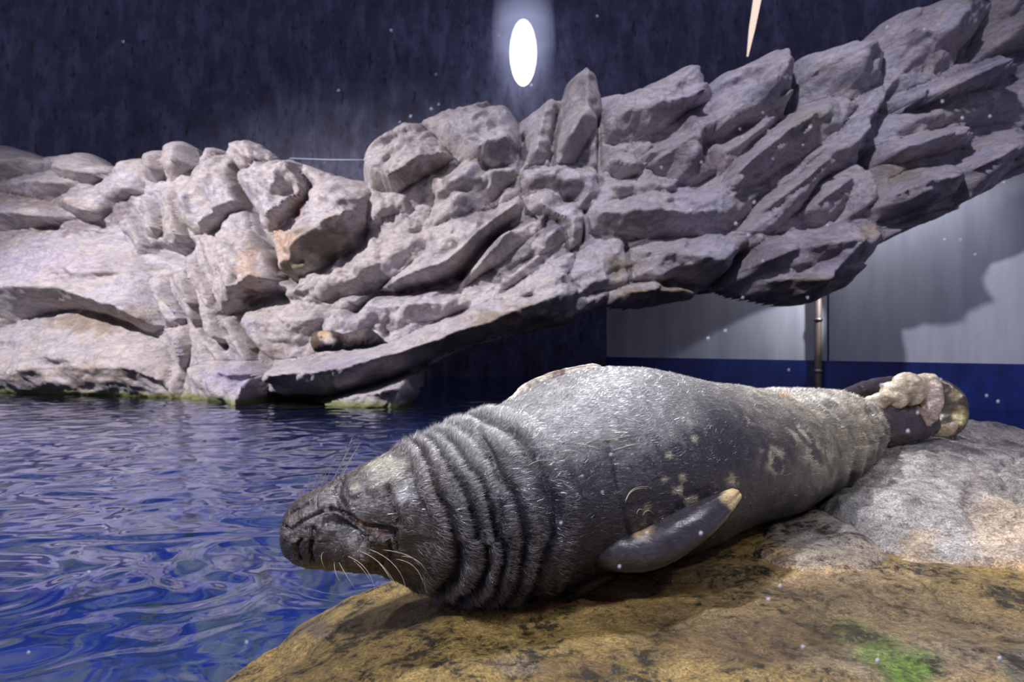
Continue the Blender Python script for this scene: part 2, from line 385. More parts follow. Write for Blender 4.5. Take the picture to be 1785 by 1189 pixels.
OUTLINE = [(-160,236),(-60,240),(0,246),(30,255),(52,266),(95,262),(140,258),(160,275),(195,284),(240,266),(270,250),(300,234),
 (325,248),(340,272),(352,254),(368,246),(388,256),(410,236),(440,238),(465,255),(470,272),(495,264),(520,276),(560,292),(625,303),
 (628,270),(650,245),(690,215),(725,204),(780,180),(850,167),(885,171),(905,196),(920,190),(955,164),(980,160),(990,132),(1025,106),
 (1040,128),(1050,158),(1100,145),(1140,134),(1200,110),(1225,107),(1242,128),(1300,105),(1345,87),(1372,88),(1388,105),(1396,93),(1440,80),
 (1520,58),(1560,20),(1620,-5),(1700,-30),(1950,-80),(1950,230),(1785,312),(1700,350),(1600,398),(1545,425),(1522,465),(1492,502),(1440,527),
 (1410,531),(1370,527),(1320,518),(1280,500),(1250,498),(1215,520),(1160,531),(1100,538),(1060,533),(1010,548),(1000,562),(960,572),(900,586),
 (840,602),(780,622),(727,652),(723,690),(706,720),(700,800),(500,800),(340,790),(-160,790)]

def project(V):
    return CX + V[:, 0] / V[:, 1] * F, CY + (H - V[:, 2]) / V[:, 1] * F


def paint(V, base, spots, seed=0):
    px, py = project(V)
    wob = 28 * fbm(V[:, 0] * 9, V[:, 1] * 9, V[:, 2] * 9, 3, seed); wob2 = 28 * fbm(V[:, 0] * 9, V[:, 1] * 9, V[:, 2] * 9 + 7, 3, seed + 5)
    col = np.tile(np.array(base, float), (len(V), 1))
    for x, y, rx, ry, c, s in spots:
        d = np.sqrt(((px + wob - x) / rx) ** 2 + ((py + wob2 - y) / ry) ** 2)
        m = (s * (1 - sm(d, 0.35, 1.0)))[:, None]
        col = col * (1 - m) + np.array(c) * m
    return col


CELL = 0.019
X0, X1, Z0, Z1 = -11.0, 5.5, -0.9, 4.7
nx = int((X1 - X0) / CELL) + 1; nz = int((Z1 - Z0) / CELL) + 1
gx, gz = np.meshgrid(np.linspace(X0, X1, nx), np.linspace(Z0, Z1, nz))
P = np.stack([gx.ravel(), gz.ravel()], 1)
# slight wobble of the plan so that the joints between stones do not run ruler-straight
Pw = P + np.stack([0.022 * fbm(P[:, 0] * 4, P[:, 1] * 4, 0 * P[:, 0], 3, 5), 0.022 * fbm(P[:, 0] * 4, P[:, 1] * 4, 0 * P[:, 0] + 9, 3, 6)], 1)
hgt = np.zeros(len(P)); lab = np.full(len(P), -1)
for si, (poly, ridge) in enumerate(STONES):
    pw = np.array([px_to_wall(a, b, 0.06) for a, b in poly])
    rw = [(*px_to_wall(a, b, h), h) for a, b, h in ridge]
    lo = pw.min(0) - .1; hi = pw.max(0) + .1
    idx = np.where((Pw[:, 0] > lo[0]) & (Pw[:, 0] < hi[0]) & (Pw[:, 1] > lo[1]) & (Pw[:, 1] < hi[1]))[0]
    idx = idx[inside(Pw[idx], pw)]
    if len(idx) == 0: continue
    Q = Pw[idx]; db = poly_dist(Q, pw)
    dr = np.full(len(Q), 1e9); hr = np.zeros(len(Q))
    for a in range(max(1, len(rw) - 1)):
        A = np.array(rw[a][:2]); B = np.array(rw[min(a + 1, len(rw) - 1)][:2])
        d, t = seg_dist(Q, A, B); hh = rw[a][2] * (1 - t) + rw[min(a + 1, len(rw) - 1)][2] * t
        m = d < dr; dr[m] = d[m]; hr[m] = hh[m]
    t = db / (db + dr + 1e-6)
    hs = hr * 1.15 * t ** 0.80
    m = hs > hgt[idx]
    hgt[idx[m]] = hs[m]; lab[idx[m]] = si
def facets(a, b, cell, tilt, sharp, seed):
    a = a / cell; b = b / cell; i0 = np.floor(a).astype(np.int64); j0 = np.floor(b).astype(np.int64); z0 = np.zeros_like(i0)
    num = 0; den = 0
    for di in (-1, 0, 1):
        for dj in (-1, 0, 1):
            i = i0 + di; j = j0 + dj
            sx_ = i + .5 + .45 * hash3(i, j, z0, seed); sy_ = j + .5 + .45 * hash3(i, j, z0 + 1, seed)
            tx = hash3(i, j, z0 + 2, seed); ty = hash3(i, j, z0 + 3, seed); o = .35 * hash3(i, j, z0 + 4, seed)
            dx = a - sx_; dy = b - sy_; w_ = np.exp(-sharp * (dx * dx + dy * dy))
            num = num + w_ * (tx * dx + ty * dy + o); den = den + w_
    return num / den * cell * tilt


# bedding-aligned crags
ca, sa = math.cos(math.radians(32)), math.sin(math.radians(32))
u = P[:, 0] * ca + P[:, 1] * sa; v = -P[:, 0] * sa + P[:, 1] * ca
stretch = sm(P[:, 0], -5.0, -2.5)
ub = P[:, 0] * (1 - stretch) + u * stretch; vb = P[:, 1] * (1 - stretch) + v * stretch
crag = fbm(ub * 1.1, vb * 2.6, 0 * ub, 5, 31, 0.55, True)
crag2 = fbm(ub * 3.5, vb * 6.5, 0 * ub + 4, 4, 77, 0.5, True)
wu = ub + .12 * fbm(ub * 2, vb * 2, 0 * ub, 3, 71); wv_ = vb + .12 * fbm(ub * 2, vb * 2, 0 * ub + 5, 3, 73)
hgt = hgt + (1 - .62 * (1 - stretch)) * (facets(wu / 1.7, wv_, .42, .65, 9, 3) + facets(wu / 1.4, wv_, .17, .55, 9, 5) + facets(wu, wv_, .07, .35, 8, 6))
hgt = hgt + 0.07 * crag + 0.018 * crag2 + 0.02 * fbm(P[:, 0] * 14, P[:, 1] * 14, 0 * ub, 3, 9)
for line, wd, dep in CRACKS:
    pts = [np.array(px_to_wall(a, b, 0.1)) for a, b in line]
    wm = wd * 0.011
    dd = np.full(len(P), 1e9)
    for a in range(len(pts) - 1): dd = np.minimum(dd, seg_dist(Pw, pts[a], pts[a + 1])[0])
    hgt -= dep * np.exp(-(dd / wm) ** 2)
outl = np.array([px_to_wall(a, b, 0.12) for a, b in OUTLINE])
ins = inside(Pw, outl); de = poly_dist(Pw, outl)
Rr = 0.22
rim = np.where(de < Rr, Rr - np.sqrt(np.maximum(0, Rr ** 2 - (Rr - de) ** 2)), 0)
Y = base_y(P[:, 0], P[:, 1]) - hgt + rim * 1.2
WV = np.stack([P[:, 0], Y, P[:, 1]], 1)
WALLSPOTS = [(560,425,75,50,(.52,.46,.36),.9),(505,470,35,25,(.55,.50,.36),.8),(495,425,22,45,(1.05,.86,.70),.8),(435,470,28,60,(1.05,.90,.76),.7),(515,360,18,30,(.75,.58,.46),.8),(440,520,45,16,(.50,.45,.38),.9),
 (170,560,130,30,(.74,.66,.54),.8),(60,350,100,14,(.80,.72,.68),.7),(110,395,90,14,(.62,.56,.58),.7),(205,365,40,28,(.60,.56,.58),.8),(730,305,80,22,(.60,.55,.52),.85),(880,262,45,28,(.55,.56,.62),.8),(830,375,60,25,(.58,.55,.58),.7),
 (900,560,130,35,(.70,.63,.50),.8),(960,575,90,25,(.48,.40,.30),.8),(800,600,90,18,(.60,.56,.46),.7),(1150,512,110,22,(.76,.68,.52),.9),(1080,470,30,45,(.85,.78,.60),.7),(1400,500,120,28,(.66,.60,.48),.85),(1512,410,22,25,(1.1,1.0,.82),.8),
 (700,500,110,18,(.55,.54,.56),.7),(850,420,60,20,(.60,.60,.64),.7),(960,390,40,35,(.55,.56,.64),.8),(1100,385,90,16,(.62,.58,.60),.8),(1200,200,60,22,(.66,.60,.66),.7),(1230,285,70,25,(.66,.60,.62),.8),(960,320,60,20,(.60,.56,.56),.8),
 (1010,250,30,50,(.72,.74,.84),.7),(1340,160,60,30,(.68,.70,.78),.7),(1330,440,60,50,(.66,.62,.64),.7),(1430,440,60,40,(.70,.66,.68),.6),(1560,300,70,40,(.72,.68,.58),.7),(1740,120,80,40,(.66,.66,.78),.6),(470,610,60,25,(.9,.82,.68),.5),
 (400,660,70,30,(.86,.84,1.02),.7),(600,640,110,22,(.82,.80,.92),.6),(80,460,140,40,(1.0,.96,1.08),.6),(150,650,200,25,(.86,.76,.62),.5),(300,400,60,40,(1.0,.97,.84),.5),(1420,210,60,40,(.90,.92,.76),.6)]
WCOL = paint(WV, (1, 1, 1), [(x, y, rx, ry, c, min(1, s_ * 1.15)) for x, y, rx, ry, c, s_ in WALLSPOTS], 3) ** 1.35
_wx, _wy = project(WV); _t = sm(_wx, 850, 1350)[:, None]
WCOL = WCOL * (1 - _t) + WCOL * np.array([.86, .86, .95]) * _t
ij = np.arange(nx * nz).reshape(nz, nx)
q = np.stack([ij[:-1, :-1].ravel(), ij[:-1, 1:].ravel(), ij[1:, 1:].ravel(), ij[1:, :-1].ravel()], 1)
q = q[ins[q].all(1)]
ql = np.array([lab[q[:, 0]], lab[q[:, 1]], lab[q[:, 2]], lab[q[:, 3]]]).max(0)


def sheet(name, quads, back, **kw):
    """a patch of the cliff with its own rim running back into the rock"""
    ids, inv = np.unique(quads, return_inverse=True); fq = inv.reshape(quads.shape)
    V = WV[ids]; cw = WCOL[ids]
    ed = np.concatenate([fq[:, [0, 1]], fq[:, [1, 2]], fq[:, [2, 3]], fq[:, [3, 0]]])
    key = np.sort(ed, 1); kk = key[:, 0] * len(V) + key[:, 1]
    _, first, cnt = np.unique(kk, return_index=True, return_counts=True)
    be = ed[first[cnt == 1]]
    bid = np.unique(be); mp = np.full(len(V), -1); mp[bid] = np.arange(len(bid)) + len(V)
    V2 = V[bid].copy(); V2[:, 1] += back * (1 - .8 * sm(V2[:, 0], 2.5, 4.5))
    rimq = np.stack([be[:, 1], be[:, 0], mp[be[:, 0]], mp[be[:, 1]]], 1)
    return mesh_obj(name, np.vstack([V, V2]), np.vstack([fq, rimq]), M_WALLROCK, col=np.vstack([cw, cw[bid]]), **kw)


wall = empty('rock_cliff', (0, 7, 0), label='pale lilac-grey artificial rock cliff rising behind the pool and arching to the upper right', cat='rock cliff')
def par(o, p):
    o.parent = p; o.matrix_parent_inverse = p.matrix_world.inverted(); return o
bpy.context.view_layer.update()
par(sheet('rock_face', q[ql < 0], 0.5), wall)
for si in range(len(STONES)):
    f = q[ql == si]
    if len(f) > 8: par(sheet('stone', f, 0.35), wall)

# ------------------------------------------------------------------ background walls
def box(name, a, b, m, **kw):
    (x0, y0, z0), (x1, y1, z1) = a, b
    V = [(x0,y0,z0),(x1,y0,z0),(x1,y1,z0),(x0,y1,z0),(x0,y0,z1),(x1,y0,z1),(x1,y1,z1),(x0,y1,z1)]
    Fc = [(0,3,2,1),(4,5,6,7),(0,1,5,4),(1,2,6,5),(2,3,7,6),(3,0,4,7)]
    return mesh_obj(name, V, Fc, m, smooth=False, **kw)


k = NT('dark_navy_wall'); v = k.coord((1, 1, 0.35)); v2 = k.coord()
st = k.noise(v, 3.0, 6, 0.65, 0.3); sp = k.noise(v2, 2.4, 7, 0.7, 0.5); dr = k.noise(v, 8, 3, 0.6)
c = k.ramp(st, [(0.3, (0.022, 0.024, 0.055)), (0.5, (0.065, 0.07, 0.15)), (0.7, (0.19, 0.195, 0.33))])
c = k.mix(0.45, c, k.ramp(sp, [(0.38, (0.006, 0.007, 0.014)), (0.6, (0.07, 0.075, 0.12))]))
c = k.mix(1.0, c, k.ramp(dr, [(0.33, (0.25, 0.25, 0.3)), (0.42, (1, 1, 1))]), 'MULTIPLY')
k.l(c, k.p.inputs['Base Color']); k.p.inputs['Roughness'].default_value = 0.6
box('wall_back', (-20, 12.0, -1.5), (20, 12.3, 9), k.m, kind='structure')

# light panel wall with blue band, running towards the camera on the right
wa = np.array([1.50, 9.1]); wb = np.array([7.4, 4.85]); wd = (wb - wa) / np.linalg.norm(wb - wa); wn = np.array([-wd[1], wd[0]])


def slab_wall(name, s0, s1, z0, z1, th, off, m, **kw):
    p = [wa + wd * s0 - wn * off, wa + wd * s1 - wn * off, wa + wd * s1 + wn * th, wa + wd * s0 + wn * th]
    V = [(x, y, z0) for x, y in p] + [(x, y, z1) for x, y in p]
    Fc = [(0,3,2,1),(4,5,6,7),(0,1,5,4),(1,2,6,5),(2,3,7,6),(3,0,4,7)]
    return mesh_obj(name, V, Fc, m, smooth=False, **kw)


k = NT('grey_panel'); v = k.coord((1, 1, 0.15)); f = k.noise(v, 5, 5, 0.6)
c = k.ramp(f, [(0.3, (0.35, 0.36, 0.42)), (0.7, (0.50, 0.51, 0.57))]); k.l(c, k.p.inputs['Base Color']); k.p.inputs['Roughness'].default_value = 0.5
M_PANEL = k.m
k = NT('blue_paint'); v = k.coord((1, 1, 0.3)); f = k.noise(v, 9, 6, 0.7)
c = k.ramp(f, [(0.3, (0.005, 0.012, 0.065)), (0.7, (0.01, 0.03, 0.20))]); k.l(c, k.p.inputs['Base Color']); k.p.inputs['Roughness'].default_value = 0.3
M_BLUE = k.m
wr = empty('wall_right', (4, 7, 0), kind='structure')
bpy.context.view_layer.update()
L = float(np.linalg.norm(wb - wa)) + 3.0; seam = 3.1
par(slab_wall('panel', 0, seam - .012, 0.5, 2.75, .12, 0.0, M_PANEL), wr)
par(slab_wall('panel', seam + .012, L, 0.5, 2.75, .12, 0.0, M_PANEL), wr)
par(slab_wall('blue_band', -0.0, L, -1.3, 0.5, .12, 0.02, M_BLUE), wr)


def tube(name, pts, rad, m, seg=10, parent=None, **kw):
    pts = [Vector(p) for p in pts]; V = []; Fc = []
    n = len(pts)
    for i, p in enumerate(pts):
        t = (pts[min(i + 1, n - 1)] - pts[max(i - 1, 0)]).normalized()
        a = t.orthogonal().normalized() if i == 0 else (a - t * a.dot(t)).normalized()
        b = t.cross(a); r = rad[i] if hasattr(rad, '__len__') else rad
        for s in range(seg):
            th = 2 * math.pi * s / seg
            V.append(tuple(p + (a * math.cos(th) + b * math.sin(th)) * r))
    for i in range(n - 1):
        for s in range(seg):
            Fc.append((i * seg + s, i * seg + (s + 1) % seg, (i + 1) * seg + (s + 1) % seg, (i + 1) * seg + s))
    Fc.append(tuple(range(seg))[::-1]); Fc.append(tuple((n - 1) * seg + s for s in range(seg)))
    return mesh_obj(name, V, Fc, m, parent=parent, **kw)


def wall_pt(px):
    # where the pixel column meets the panel wall
    r = (px - CX) / F
    s = (wa[0] - r * wa[1]) / (r * wd[1] - wd[0]); p = wa + wd * s
    return p
pp = wall_pt(1428) - wn * 0.09
pipe = tube('drain_pipe', [(pp[0], pp[1], -1.2), (pp[0], pp[1], 0.1), (pp[0], pp[1], 2.6)], 0.042, plain('rusty_brown', (0.10, 0.075, 0.06), 0.5, vary=.5), 14,
     label='thin brown vertical drain pipe standing against the grey and blue wall', cat='pipe')
for zc in (0.35, 1.0):
    mesh_o = tube('pipe_clamp', [(pp[0], pp[1], zc), (pp[0], pp[1], zc + .04)], 0.052, plain('clamp_metal', (0.2, 0.2, 0.2), 0.4, 0.8), 14)
    mesh_o.parent = pipe
a = ray(505, 276, 9.6); b = ray(640, 279, 9.2)
tube('cable', [a, (a + b) / 2 - np.array([0, 0, .01]), b], 0.011, plain('cable_grey', (0.35, 0.38, 0.45), 0.5),
     label='thin pale cable stretched level across the dip in the cliff top', cat='cable')

# ------------------------------------------------------------------ pool
k = NT('pool_floor_blue'); v = k.coord(); f = k.noise(v, 1.6, 3, 0.5, 2.2); g = k.noise(v, 3.2, 3, 0.5, 1.8)
c = k.ramp(f, [(0.36, (0.0, 0.02, 0.05)), (0.43, (0.0, 0.03, 0.32)), (0.49, (0.0, 0.05, 0.42)), (0.53, (0.22, 0.22, 0.30)), (0.60, (0.34, 0.32, 0.36)), (0.68, (0.12, 0.14, 0.24))])
c = k.mix(0.42, c, k.ramp(g, [(0.38, (0.0, 0.06, 0.05)), (0.45, (0.0, 0.03, 0.34)), (0.51, (0.10, 0.15, 0.30)), (0.57, (0.32, 0.34, 0.32)), (0.66, (0.05, 0.10, 0.12))]))
k.l(c, k.p.inputs['Base Color']); k.p.inputs['Roughness'].default_value = 0.6
box('floor', (-12, -0.5, -1.6), (9, 12.2, -1.3), k.m, kind='structure')

k = NT('pool_water')
k.t.nodes.remove(k.p)
v = k.coord((0.8, 1, 1)); n1 = k.noise(v, 2.8, 1.2, 0.35, 1.6); n2 = k.noise(v, 26, 3, 0.5, 0.5)
nb = k.bump(n1, 0.30, 0.09); nb = k.bump(n2, 0.012, 0.03, nb)
g = k.n('ShaderNodeBsdfGlass'); g.inputs['IOR'].default_value = 1.33; g.inputs['Roughness'].default_value = 0.02
g.inputs['Color'].default_value = (0.80, 0.86, 1.0, 1)
k.l(nb, g.inputs['Normal'])
gl = k.n('ShaderNodeBsdfGlossy'); gl.inputs['Color'].default_value = (0.75, 0.75, 1.0, 1); gl.inputs['Roughness'].default_value = 0.06
k.l(nb, gl.inputs['Normal'])
fr = k.n('ShaderNodeFresnel'); fr.inputs['IOR'].default_value = 1.36; k.l(nb, fr.inputs['Normal'])
ms = k.n('ShaderNodeMixShader'); k.l(fr.outputs[0], ms.inputs[0]); k.l(g.outputs[0], ms.inputs[1]); k.l(gl.outputs[0], ms.inputs[2])
k.l(ms.outputs[0], k.out.inputs['Surface'])
M_WATER = k.m
ny_, nx_ = 420, 460
yy = 0.45 * (12.0 / 0.45) ** (np.linspace(0, 1, ny_)); tt = np.linspace(-1, 1, nx_)
WX = np.outer(yy, tt) * 1.05 + 0 ; WX[:, 0] = -11.9; WX[:, -1] = 8.9; WY = np.outer(yy, np.ones(nx_))
qx = fbm(WX * 2.2, WY * 3.5, 0 * WX, 2, 65); qy = fbm(WX * 2.2, WY * 3.5, 0 * WX + 9, 2, 66)
wv = 0.022 * fbm(WX * 2.3 + 1.6 * qx, WY * 3.0 + 1.6 * qy, 0 * WX, 2, 61, 0.35) + 0.0016 * fbm(WX * 6 + qx, WY * 11 + qy, 0 * WX, 1, 63)
WZ = wv * np.clip(2.2 / WY, .35, 1.0)
V = np.stack([WX.ravel(), WY.ravel(), WZ.ravel()], 1)
ij = np.arange(nx_ * ny_).reshape(ny_, nx_)
qq = np.stack([ij[:-1, :-1].ravel(), ij[:-1, 1:].ravel(), ij[1:, 1:].ravel(), ij[1:, :-1].ravel()], 1)
mesh_obj('pool_water', V, qq, M_WATER, kind='structure')

# ------------------------------------------------------------------ foreground rocks
def rbf(ctrl):
    A = np.array([ray(a, b, d) for a, b, d in ctrl]); xy = A[:, :2]; z = A[:, 2]
    def U(r2): return 0.5 * r2 * np.log(r2 + 1e-9)
    n = len(A); D2 = ((xy[:, None] - xy[None]) ** 2).sum(-1)
    K = U(D2) + 0.01 * np.eye(n); Pm = np.hstack([np.ones((n, 1)), xy])
    M = np.zeros((n + 3, n + 3)); M[:n, :n] = K; M[:n, n:] = Pm; M[n:, :n] = Pm.T
    s = np.linalg.solve(M, np.concatenate([z, [0, 0, 0]]))
    def f(Q):
        o = np.empty(len(Q))
        for a in range(0, len(Q), 40000):
            q_ = Q[a:a + 40000]; D = ((q_[:, None] - xy[None]) ** 2).sum(-1)
            o[a:a + 40000] = U(D) @ s[:n] + s[n] + q_ @ s[n + 1:]
        return o
    return f


def boulder(name, ctrl, foot, R, cell, m, base, spots, crag_amp, label, cat, floorz=-1.28, drop=1.0, cracks=(), extra=None, seed=0, off=0.0):
    f = rbf(ctrl); fp = np.array(foot, float)
    lo = fp.min(0) - .02; hi = fp.max(0) + .02
    n0 = int((hi[0] - lo[0]) / cell) + 1; n1 = int((hi[1] - lo[1]) / cell) + 1
    a, b = np.meshgrid(np.linspace(lo[0], hi[0], n0), np.linspace(lo[1], hi[1], n1))
    Q = np.stack([a.ravel(), b.ravel()], 1)
    Qw = Q + 0.03 * np.stack([fbm(Q[:, 0] * 6, Q[:, 1] * 6, 0 * Q[:, 0] + seed, 3, 3), fbm(Q[:, 0] * 6, Q[:, 1] * 6, 0 * Q[:, 0] + seed, 3, 8)], 1)
    ins = inside(Qw, fp); d = np.where(ins, poly_dist(Qw, fp), 0)
    z = f(Q) + off
    z = z + crag_amp * (fbm(Q[:, 0] * 5, Q[:, 1] * 5, 0 * z + seed, 5, 11 + seed, 0.5, True) - 0.2) + crag_amp * .35 * fbm(Q[:, 0] * 22, Q[:, 1] * 22, 0 * z, 4, 15 + seed, 0.6)
    for line, wd_, dep in cracks:
        pts = [ray(*p)[:2] for p in line]; dd = np.full(len(Q), 1e9)
        Q3 = Q + 0.012 * np.stack([fbm(Q[:, 0] * 25, Q[:, 1] * 25, 0 * z, 3, 3), fbm(Q[:, 0] * 25, Q[:, 1] * 25, 0 * z, 3, 8)], 1)
        for i in range(len(pts) - 1): dd = np.minimum(dd, seg_dist(Q3, pts[i], pts[i + 1])[0])
        z = z - dep * np.exp(-(dd / wd_) ** 2)
    e = np.where(d < R, R - np.sqrt(np.maximum(0, R ** 2 - (R - d) ** 2)), 0)
    z = z - e * drop
    V = np.stack([Q[:, 0], Q[:, 1], z], 1)
    ij = np.arange(n0 * n1).reshape(n1, n0)
    qd = np.stack([ij[:-1, :-1].ravel(), ij[:-1, 1:].ravel(), ij[1:, 1:].ravel(), ij[1:, :-1].ravel()], 1)
    qd = qd[ins[qd].all(1)]
    ids, inv = np.unique(qd, return_inverse=True); fq = inv.reshape(qd.shape); V = V[ids]
    ed = np.concatenate([fq[:, [0, 1]], fq[:, [1, 2]], fq[:, [2, 3]], fq[:, [3, 0]]]); key = np.sort(ed, 1); kk = key[:, 0] * len(V) + key[:, 1]
    _, first, cnt = np.unique(kk, return_index=True, return_counts=True); be = ed[first[cnt == 1]]
    bid = np.unique(be); mp = np.full(len(V), -1); mp[bid] = np.arange(len(bid)) + len(V)
    V2 = V[bid].copy(); V2[:, 2] = floorz
    rimq = np.stack([be[:, 1], be[:, 0], mp[be[:, 0]], mp[be[:, 1]]], 1)
    V = np.vstack([V, V2]); Fq = np.vstack([fq, rimq])
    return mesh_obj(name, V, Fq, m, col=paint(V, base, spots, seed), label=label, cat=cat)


OCH = (0.235, 0.165, 0.052); DKB = (0.075, 0.046, 0.016); GRY = (0.25, 0.24, 0.22); TAN = (0.36, 0.26, 0.15)
brown_ctrl = [(785,1042,1.12),(890,1033,1.19),(950,1015,1.24),(1080,990,1.37),(1150,965,1.44),(1270,912,1.61),(1330,900,1.70),(1385,872,1.8),(1475,822,1.99),
              (900,1189,.80),(1200,1189,.80),(1400,1189,.80),(1785,1189,.80),(1785,1010,1.20),(1570,1000,1.22),(1200,1060,1.08),(1000,1100,1.0),
              (700,1189,.82),(600,1110,1.02),(500,1189,.92),(430,1189,1.0),(520,1085,1.22),(640,1025,1.28),(720,1010,1.3),(2400,1189,.8),(1785,930,1.5)]
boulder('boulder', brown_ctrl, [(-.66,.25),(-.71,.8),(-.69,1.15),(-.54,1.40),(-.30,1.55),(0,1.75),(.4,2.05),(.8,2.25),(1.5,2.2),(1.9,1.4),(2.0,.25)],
        0.26, 0.0055, M_BROWN, OCH,
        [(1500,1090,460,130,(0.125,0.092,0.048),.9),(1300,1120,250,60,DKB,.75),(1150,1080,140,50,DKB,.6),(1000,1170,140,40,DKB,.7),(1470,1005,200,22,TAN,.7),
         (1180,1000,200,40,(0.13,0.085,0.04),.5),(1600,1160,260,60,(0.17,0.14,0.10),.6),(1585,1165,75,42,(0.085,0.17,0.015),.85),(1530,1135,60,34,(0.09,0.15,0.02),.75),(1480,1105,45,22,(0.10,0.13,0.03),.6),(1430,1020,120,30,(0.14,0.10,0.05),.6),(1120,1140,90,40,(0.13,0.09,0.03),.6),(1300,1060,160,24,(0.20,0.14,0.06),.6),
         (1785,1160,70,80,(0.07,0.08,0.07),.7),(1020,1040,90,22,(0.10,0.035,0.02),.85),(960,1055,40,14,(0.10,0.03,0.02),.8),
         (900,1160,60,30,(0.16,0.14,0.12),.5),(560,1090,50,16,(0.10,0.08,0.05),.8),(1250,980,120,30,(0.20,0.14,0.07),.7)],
        0.014, 'large wet ochre-brown boulder under the seal, its rounded edge falling into the blue pool', 'boulder',
        cracks=[([(1290,965,1.3),(1320,985,1.27),(1370,1010,1.2),(1420,1030,1.15)],.006,.012),([(1570,990,1.24),(1660,1045,1.08),(1700,1080,1.0),(1790,1120,.93)],.005,.010),
                ([(1060,1010,1.25),(1000,1040,1.15),(955,1062,1.1)],.008,.010)])
grey_ctrl = [(1500,782,2.1),(1550,766,2.2),(1600,757,2.3),(1700,757,2.32),(1785,777,2.25),(1880,810,2.1),(1430,868,1.78),(1490,912,1.55),(1575,975,1.32),(1700,995,1.24),(1830,990,1.24),
             (1600,850,1.72),(1700,880,1.58),(1700,800,2.0),(1540,880,1.62),(1780,860,1.7),(1620,940,1.40),(1760,950,1.36)]
def P2(*l): return [tuple(ray(*p)[:2]) for p in l]
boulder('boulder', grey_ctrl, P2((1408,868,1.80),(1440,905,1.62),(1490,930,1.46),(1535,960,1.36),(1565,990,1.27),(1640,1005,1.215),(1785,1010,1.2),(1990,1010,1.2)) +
        [(2.3,1.5),(2.35,2.1),(2.2,2.5),(1.7,2.62),(1.4,2.5),(1.22,2.3),(1.05,2.05),(0.97,1.93)],
        0.075, 0.006, M_GREY, (0.31,0.30,0.29),
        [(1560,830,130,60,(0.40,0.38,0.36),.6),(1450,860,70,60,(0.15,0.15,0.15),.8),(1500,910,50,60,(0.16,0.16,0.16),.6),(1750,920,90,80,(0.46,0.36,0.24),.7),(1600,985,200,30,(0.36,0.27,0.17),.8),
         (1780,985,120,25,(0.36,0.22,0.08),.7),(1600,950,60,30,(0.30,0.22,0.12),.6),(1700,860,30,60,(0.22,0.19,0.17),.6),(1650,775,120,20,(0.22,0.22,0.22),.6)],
        0.03, 'big dry grey boulder on the right under the hind flippers', 'boulder', seed=3, off=0.016,
        cracks=[([(1690,850,1.7),(1685,890,1.55),(1700,930,1.42)],.012,.012),([(1785,800,2.0),(1740,830,1.85),(1785,900,1.55)],.008,.012),([(1600,790,2.1),(1660,800,2.05),(1700,825,1.9)],.012,.012)])
slab_ctrl = [(1345,912,1.58),(1400,893,1.62),(1450,893,1.58),(1500,920,1.46),(1550,965,1.32),(1560,1003,1.20),(1300,940,1.48),(1300,985,1.30),(1450,1008,1.19),(1380,950,1.40),(1450,950,1.38),(1230,960,1.42)]
boulder('flat_stone', slab_ctrl, P2((1350,893,1.66),(1400,880,1.70),(1450,884,1.64),(1500,912,1.50),(1550,958,1.345),(1568,990,1.25),(1500,1012,1.17),(1400,1008,1.2),(1310,985,1.30),(1290,950,1.42),(1300,915,1.58)),
        0.09, 0.005, M_BROWN, (0.26,0.22,0.17),
        [(1440,925,130,40,(0.17,0.16,0.15),.85),(1450,995,150,25,(0.45,0.31,0.16),.8),(1340,960,60,25,(0.30,0.19,0.07),.6)],
        0.018, 'flat grey-tan stone wedged between the brown boulder and the grey boulder', 'stone', seed=5, off=0.008)
small_ctrl = [(1345,905,1.62),(1380,880,1.72),(1410,868,1.78),(1412,888,1.70),(1370,898,1.65)]
boulder('small_stone', small_ctrl, P2((1340,898,1.68),(1362,880,1.78),(1395,862,1.86),(1412,866,1.80),(1414,890,1.68),(1375,904,1.62),(1350,908,1.6)),
        0.035, 0.004, M_GREY, (0.36,0.35,0.34), [], 0.012, 'small pale grey stone tucked under the belly of the seal beside the grey boulder', 'stone', seed=8, off=0.035)

# ------------------------------------------------------------------ the seal
ST = [  # top px, bottom px, depth
 ((488,926),(489,938),.985),((491,908),(491,953),.988),((500,893),(499,969),.993),((527,868),(525,983),1.0),((570,847),(568,988),1.015),((610,828),(612,990),1.03),((650,806),(655,996),1.05),
 ((690,788),(700,1012),1.07),((720,776),(740,1030),1.09),((760,762),(785,1041),1.12),((800,742),(830,1043),1.15),((850,720),(890,1033),1.19),
 ((900,700),(950,1015),1.24),((960,668),(1015,1001),1.30),((1030,645),(1080,990),1.37),((1090,640),(1150,965),1.44),((1150,648),(1210,937),1.52),
 ((1220,665),(1270,914),1.61),((1290,672),(1330,900),1.70),((1350,677),(1385,870),1.80),((1410,682),(1435,842),1.90),((1460,688),(1475,812),1.99),
 ((1497,700),(1498,786),2.05),((1515,716),(1512,770),2.09),((1526,735),(1526,755),2.12)]
S_OFF = 1  # two extra stations at the nose shift the fold positions
cen = []; vv = []; nn = []
for (t_, b_, d) in ST:
    T = ray(*t_, d); B = ray(*b_, d); cen.append((T + B) / 2); vv.append((T - B) / 2)
cen = np.array(cen); vv = np.array(vv)
tang = np.gradient(cen, axis=0); tang[:, 2] = 0
tang /= np.linalg.norm(tang, axis=1)[:, None]
for _ in range(2): tang[1:-1] = (tang[:-2] + tang[1:-1] + tang[2:]) / 3
tang[0:3] = tang[3]; tang /= np.linalg.norm(tang, axis=1)[:, None]
side = np.stack([tang[:, 1], -tang[:, 0], 0 * tang[:, 0]], 1)
rd = np.linalg.norm(vv, axis=1) * 1.0
NR, NS = 940, 280
cc, sidx = catmull(cen, NR); cv, _ = catmull(vv, NR); cn, _ = catmull(side * rd[:, None], NR)
